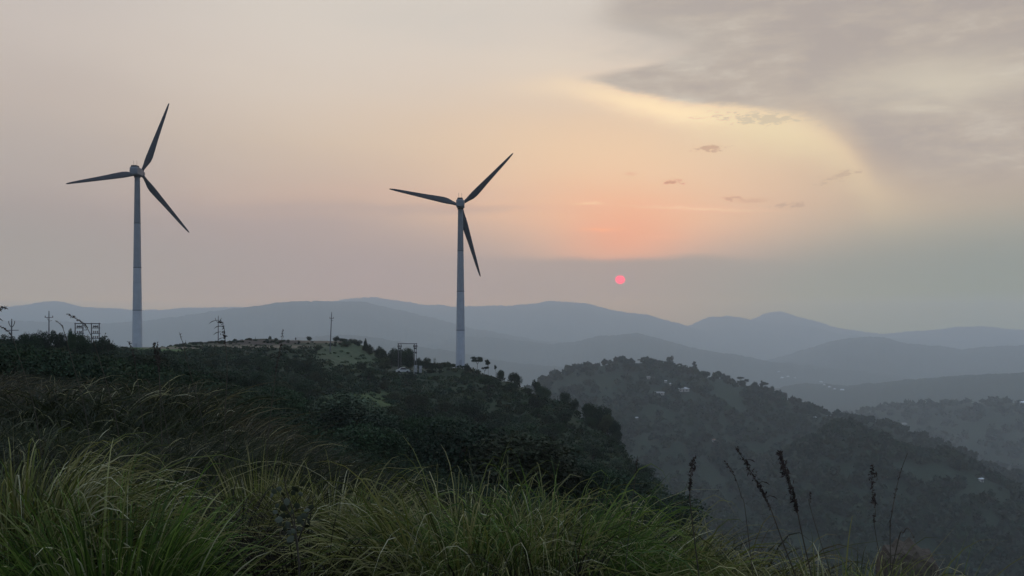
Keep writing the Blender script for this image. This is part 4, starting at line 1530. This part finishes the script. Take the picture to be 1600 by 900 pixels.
tussock(1010, 780, 4.4, .62, 1.5, 5200, OLIVE, 'low yellow-green tussock right of the large dark-hearted one', 8, bend=(1.0, 2.1), straw=.2, lean=(.12, 0), wid=W1)
tussock(1135, 822, 4.4, .66, 1.6, 4200, BROWN, 'low brown tussock with blades lying flat toward the right', 9, bend=(1.1, 2.1), straw=.3, lean=(.3, 0), wid=W1)
tussock(1310, 836, 3.7, .50, 1.4, 3600, OLIVE, 'sparse low tussock at the foot of the tall seed heads on the right', 10, full=(8, 2), bend=(.6, 1.9), straw=.25, core=.6, wid=W1)
tussock(1430, 844, 3.5, .30, 1.3, 2000, GREEN, 'last small tussock before the drop on the right', 11, full=(8, 2), bend=(.5, 1.7), straw=.3, core=.6, wid=W1)

tussock(345, 738, 4.5, .62, 1.4, 3600, SHADE, 'added shade-coloured tussock in the gap right of the bright green one', 13, straw=.05, wid=(.004, .008))  # near-black tussocks added to paint the shade of the hollows
tussock(470, 772, 4.0, .46, 1.4, 3200, SHADE, 'low added shade-coloured tussock behind the leafy weed', 14, straw=.04, wid=(.004, .008))
tussock(865, 800, 3.75, .34, 1.3, 2600, SHADE, 'added shade-coloured clump in front of the large dark-hearted green tussock', 15, straw=.03, wid=(.004, .008))

# grass on the slope behind and between (uncountable)
parts = []
S0 = [
    (60, 650, 7.5, 2.6, 1.2, 1.0, 2500, DARKG, 21, .2), (200, 660, 9.5, 3.2, 1.4, 1.0, 4500, DARKG, 22, .1), (350, 668, 11, 3.2, 1.8, 1.0, 5000, DARKG, 23, .3),
    (60, 620, 14, 5.5, 2.2, 1.0, 9000, BROWN, 24, .0), (250, 635, 17, 6.5, 3.0, 1.0, 9000, BROWN, 25, .2), (60, 600, 24, 9, 5, 1.0, 9000, DARKG, 26, .2), (300, 610, 28, 10, 6, .9, 8000, DARKG, 27, .2),
    (480, 720, 8.5, 2.2, 1.5, .8, 3000, DARKG, 28, .3), (750, 770, 6.5, 2.0, 1.0, .7, 2000, DARKG, 29, .2), (980, 800, 6.0, 1.3, .9, .6, 1600, OLIVE, 30, .2),
    (1180, 860, 4.6, 1.0, .7, .5, 1800, BROWN, 31, .2), (300, 900, 3.6, 1.4, .8, .7, 420, SHADE, 32, .3), (1240, 880, 4.0, .8, .5, .5, 2200, OLIVE, 33, .1),
    (60, 900, 2.5, .5, .25, .40, 1200, GREEN, 34, .2), (560, 740, 13, 4.5, 3.0, .8, 5000, DARKG, 35, .2), (640, 900, 3.6, 1.2, .5, .6, 500, SHADE, 36, .2), (230, 900, 2.8, .3, .2, .35, 500, GREEN, 37, .2),
    (1320, 880, 3.6, .7, .4, .5, 2200, OLIVE, 38, .1),
]
off = 0
VV, FF, CC = [], [], []
for (px, row, Yd, hw, hd, L, n, pal, sd, hd_) in S0:
    wd = (.005, .010) if Yd < 10 else (.009, .018)
    v, f, c = lying(px, row, Yd, hw, hd, L, n, pal, sd, hd_, wd, .05, spread=1.5 if Yd > 5 else .9, apex=.22 if Yd < 2.4 else (.34 if Yd > 18 else .42 if Yd > 5 else .35))
    VV.append(v); FF.append(f + off); CC.append(c); off += len(v)
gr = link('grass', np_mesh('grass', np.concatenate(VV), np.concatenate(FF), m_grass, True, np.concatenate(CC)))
tag(gr, 'long olive and brown grass covering the slope around the tussocks', 'grass', None, 'stuff')


# ------------------------------------------------------------------ tall seed stalks (reeds)
m_seed = mat('seed_head', (0.040, 0.028, 0.024), 0.9, 0.3, 30)
m_stem = mat('dry_stem', (0.060, 0.050, 0.035), 0.8, 0.3, 20)


def stalk(pts, Yd, label, head=(0.0, .5), density=60, side=0.0, rstem=.0022, hr=.008, sprays=0, spl=.05, group='tall grass seed heads', seed=0, cat='seed stalk'):
    """pts: photo points from base to tip, drawn at depth Yd; head: fraction measured from the tip that carries seed"""
    r = np.random.default_rng(seed + 400)
    P = [at(x, y, Yd + .05 * i * r.uniform(-1, 1)) for i, (x, y) in enumerate(pts)]
    g = gxy(P[0].x, P[0].y)
    dd = P[0] - P[1]
    kk = min(.22, abs(dd.x / max(abs(dd.z), .01)) * (P[0].z - g) * .6) * (1 if dd.x > 0 else -1)
    base = Vector((P[0].x + kk, P[0].y, g - .03))
    mid_ = P[0].lerp(base, .45); mid_.x = P[0].x + kk * .72
    P = [mid_] + P
    P = [base] + P
    # resample smoothly
    Q = []
    for i in range(len(P) - 1):
        p0, p1, p2, p3 = P[max(i - 1, 0)], P[i], P[i + 1], P[min(i + 2, len(P) - 1)]
        for k in range(6):
            t = k / 6
            Q.append(.5 * ((2 * p1) + (p2 - p0) * t + (2 * p0 - 5 * p1 + 4 * p2 - p3) * t * t + (3 * p1 - p0 - 3 * p2 + p3) * t ** 3))
    Q.append(P[-1])
    root = empty('seed_stalk', base)
    tag(root, label, cat, group)
    N = len(Q)
    MB().tube([q - base for q in Q], [rstem * (1.3 - .9 * i / N) for i in range(N)], 6).build('stem', m_stem, root)
    # seed head: many little husks
    L_ = [0]
    for i in range(1, N): L_.append(L_[-1] + (Q[i] - Q[i - 1]).length)
    tot = L_[-1]
    vis = sum((P[i + 1] - P[i]).length for i in range(2, len(P) - 1))
    cen = []
    hr = hr * .55
    for _ in range(density):
        f_ = head[0] + (head[1] - head[0]) * r.random()
        s = tot - f_ * vis
        i = int(np.searchsorted(L_, s)) - 1
        i = max(0, min(N - 2, i))
        u = (s - L_[i]) / max(L_[i + 1] - L_[i], 1e-6)
        c = Q[i].lerp(Q[i + 1], u)
        w = hr * (.4 + math.sin(math.pi * min(1, (f_ - head[0]) / (head[1] - head[0]) + .1)) * .8) * (.45 + .9 * abs(math.sin(f_ * 23 + seed)))
        cen.append([c.x - base.x + r.normal() * w + side * abs(r.normal()) * w, c.y - base.y + r.normal() * w, c.z - base.z + r.normal() * w])
    v, f = leaf_quads(np.array(cen), hr * 1.9, r, 0, 2.4)
    hd = link('seed_head', np_mesh('seed_head', v, f, m_seed), root)
    for k in range(sprays):       # side branchlets that droop down-wind
        f_ = head[0] + (head[1] - head[0]) * (k + .5) / sprays
        s = tot - f_ * vis
        i = max(0, min(N - 2, int(np.searchsorted(L_, s)) - 1))
        c = Q[i] - base
        sl = spl * r.uniform(.6, 1.2)
        sd = side if side else (1 if k % 2 else -1)
        ps = [c, c + Vector((sd * sl * .5, 0, sl * .25)), c + Vector((sd * sl, .0, sl * .12)), c + Vector((sd * sl * 1.3, 0, -sl * .12))]
        MB().tube(ps, [rstem * .5, rstem * .4, rstem * .9, rstem * .3], 5).build('seed_spray', m_seed, root)
    return root


ST = stalk
ST([(1080, 800), (1078, 775), (1079, 745), (1085, 715)], 3.2, 'thick dark upright seed head standing just right of the low yellow-green tussock', (0, .75), 130, seed=1, hr=.006)
ST([(1217, 830), (1195, 778), (1172, 735), (1149, 698)], 3.1, 'longest dark seed head, leaning to the left over the valley', (0, .8), 190, seed=2, hr=.0055, sprays=3, spl=.03, side=1)
ST([(1166, 810), (1158, 775), (1148, 745), (1132, 720)], 3.4, 'thin faint seed stalk left of the longest leaning one', (0, .5), 50, seed=3, hr=.004, rstem=.0015)
ST([(1250, 820), (1243, 785), (1232, 745), (1218, 705)], 3.15, 'feathery brown seed head right of the longest leaning one', (0, .85), 190, seed=4, hr=.0075, side=-1)
ST([(1268, 800), (1267, 785), (1265, 768)], 3.3, 'tiny dark seed tip between the feathery head and the spotted stalk', (0, .5), 20, seed=5, hr=.004, rstem=.0012)
ST([(1369, 840), (1368, 800), (1363, 765), (1363, 725)], 3.0, 'spotted vertical seed stalk with separate dark tufts', (0, .9), 90, seed=6, hr=.0065, rstem=.0012)
ST([(1391, 850), (1394, 800), (1405, 745), (1418, 708)], 3.05, 'slim straight stalk leaning right, rightmost of the tall stalks', (.15, .9), 60, seed=7, hr=.0035, rstem=.0018)
ST([(1400, 860), (1412, 832), (1420, 826), (1432, 850)], 3.0, 'bent pale stem folded over at the last tussock', (0, .2), 6, seed=8, hr=.003, rstem=.0022)
ST([(990, 770), (994, 740), (996, 712)], 3.6, 'short dark stalk against the valley, above the low yellow-green tussock', (0, .6), 26, seed=9, hr=.004, rstem=.0015)
# left group, against the hill and the sky
ST([(352, 640), (355, 580), (352, 535), (350, 512), (344, 499)], 7.5, 'dark reed with drooping sprays combed to the left, beside the v-armed plateau pole', (0, .32), 60, seed=10, hr=.010, side=-1, sprays=5, spl=.065, rstem=.0035)
ST([(430, 590), (436, 555), (439, 540), (442, 517)], 7.8, 'short leaning reed tip on the plateau skyline left of the tall leaning pole', (0, .9), 90, seed=11, hr=.010, rstem=.003)
ST([(150, 545), (140, 520), (130, 505), (104, 490)], 7.0, 'long reed arching left over the switching frame', (0, .55), 70, seed=12, hr=.007, side=0, rstem=.003)
ST([(106, 540), (100, 518), (96, 508), (86, 501)], 7.2, 'thin arching reed between the slender pole and the switching frame', (0, .45), 40, seed=13, hr=.005, rstem=.0028)
ST([(24, 540), (16, 522), (9, 515), (2, 511)], 7.0, 'reed arching left in front of the short v-armed pole', (0, .5), 50, seed=14, hr=.007, rstem=.0028)
ST([(-20, 560), (-14, 510), (-8, 488), (8, 479)], 6.0, 'dark reed plume poking in from the left edge of the picture', (0, .5), 60, seed=15, hr=.010, rstem=.004, sprays=2, spl=.05, side=1)
ST([(214, 590), (210, 560), (206, 546), (201, 534)], 7.5, 'dark reed tip crossing the left turbine foot', (0, .7), 60, seed=16, hr=.009, rstem=.0028)
ST([(250, 620), (248, 580), (244, 553), (240, 536)], 7.2, 'paired dark reed tip just right of the left turbine, its left one', (0, .6), 80, seed=17, hr=.010, rstem=.003)
ST([(252, 620), (249, 580), (247, 550), (246, 536)], 7.3, 'paired dark reed tip just right of the left turbine, its right one', (0, .6), 80, seed=18, hr=.010, rstem=.003)
ST([(290, 555), (288, 540), (284, 531), (280, 519)], 7.6, 'thin leaning reed tip on the skyline right of the paired reed tips', (0, .6), 22, seed=19, hr=.006, rstem=.0028)


# ------------------------------------------------------------------ leafy weed in the dark gap
def weed():
    Yd = 3.1
    base = at(468, 905, Yd)
    g = gxy(base.x, base.y)
    base.z = g
    root = empty('leafy_weed', base)
    tag(root, 'upright leafy weed with rounded grey-green leaves in the dark gap between tussocks', 'weed')
    r = np.random.default_rng(3)
    m_wl = mat('weed_leaf', (.050,.058,.034), .6, .25, 40, spec=.3)
    chains = [[(468, 905), (465, 850), (458, 800), (446, 760), (444, 742)], [(465, 850), (456, 810), (440, 778)], [(466, 845), (478, 812), (484, 795)], [(468, 880), (462, 840), (452, 820)]]
    tops = []
    for ch in chains:
        pts = [at(x, y, Yd + r.uniform(-.02, .02)) - base for x, y in ch]
        if ch is chains[0]: pts = [Vector((0, 0, 0))] + pts
        MB().tube(pts, [.003 * (1 - .6 * i / len(pts)) for i in range(len(pts))], 6).build('stem', m_stem, root)
    spots = [(428, 768), (436, 764), (442, 772), (425, 773), (461, 764), (470, 772), (458, 770), (433, 790), (430, 800), (444, 793), (450, 806), (436, 812), (456, 800), (442, 806),
             (475, 806), (468, 812), (482, 815), (478, 822), (474, 818), (450, 820), (445, 826), (452, 832), (458, 830), (454, 842), (486, 792), (480, 797), (448, 784), (464, 790), (468, 826), (438, 817)]
    for (x, y) in spots:
        c = at(x, y, Yd + r.uniform(-.05, .05)) - base
        a = r.uniform(0, 6.28); s = r.uniform(.009, .017)
        d = Vector((math.cos(a), r.normal() * .4, math.sin(a) * .7)).normalized()
        e = d.cross(Vector((r.normal() * .4, -1, r.normal() * .5))).normalized()
        nrm = d.cross(e)
        vs = [c - d * s]
        for t, w in ((-.5, .55), (0, .72), (.5, .6)):
            vs += [c + d * s * t + e * s * w, c + d * s * t - nrm * s * .15, c + d * s * t - e * s * w]
        vs.append(c + d * s)
        fs = [(0, 1, 2), (0, 2, 3)]
        for k in (0, 3):
            fs += [(1 + k, 4 + k, 5 + k, 2 + k), (2 + k, 5 + k, 6 + k, 3 + k)]
        fs += [(7, 10, 8), (8, 10, 9)]
        MB().add(vs, fs, True).build('leaf', m_wl, root)


weed()

# pale brown boulder peeping over the last tussock
r = np.random.default_rng(9)
m_rock = mat('boulder_rock', (.085, .068, .052), .9, .3, 9, bump=.9, bscale=14, bdist=.05)


def boulder():
    Yd = 4.4
    outline = [(1376, 858), (1381, 845), (1392, 843), (1400, 838), (1412, 840), (1420, 832), (1430, 845), (1440, 850), (1452, 852), (1458, 862)]
    root_p = at(1415, 872, Yd)
    g = gxy(root_p.x, root_p.y)
    rings = []
    for k, (dy, sh) in enumerate(((-.16, .35), (-.09, .85), (0, 1.0), (.09, .8), (.16, .3))):
        ring = []
        for x, y in outline:
            p = at(x, y + 6, Yd)
            zz = g + (p.z - g) * (sh ** .25) + r.normal() * .004
            ring.append(Vector((root_p.x + (p.x - root_p.x) * (sh ** .5), Yd + dy, zz)) - Vector((root_p.x, Yd, g)))
        ring.append(Vector((ring[-1].x, dy, -.1))); ring.append(Vector((ring[0].x, dy, -.1)))
        rings.append(ring)
    o = MB().loft(rings, smooth=False).build('boulder', m_rock, None, (root_p.x, Yd, g))
    tag(o, 'pale brown jagged rock peeping over the last small tussock on the right', 'rock')


boulder()
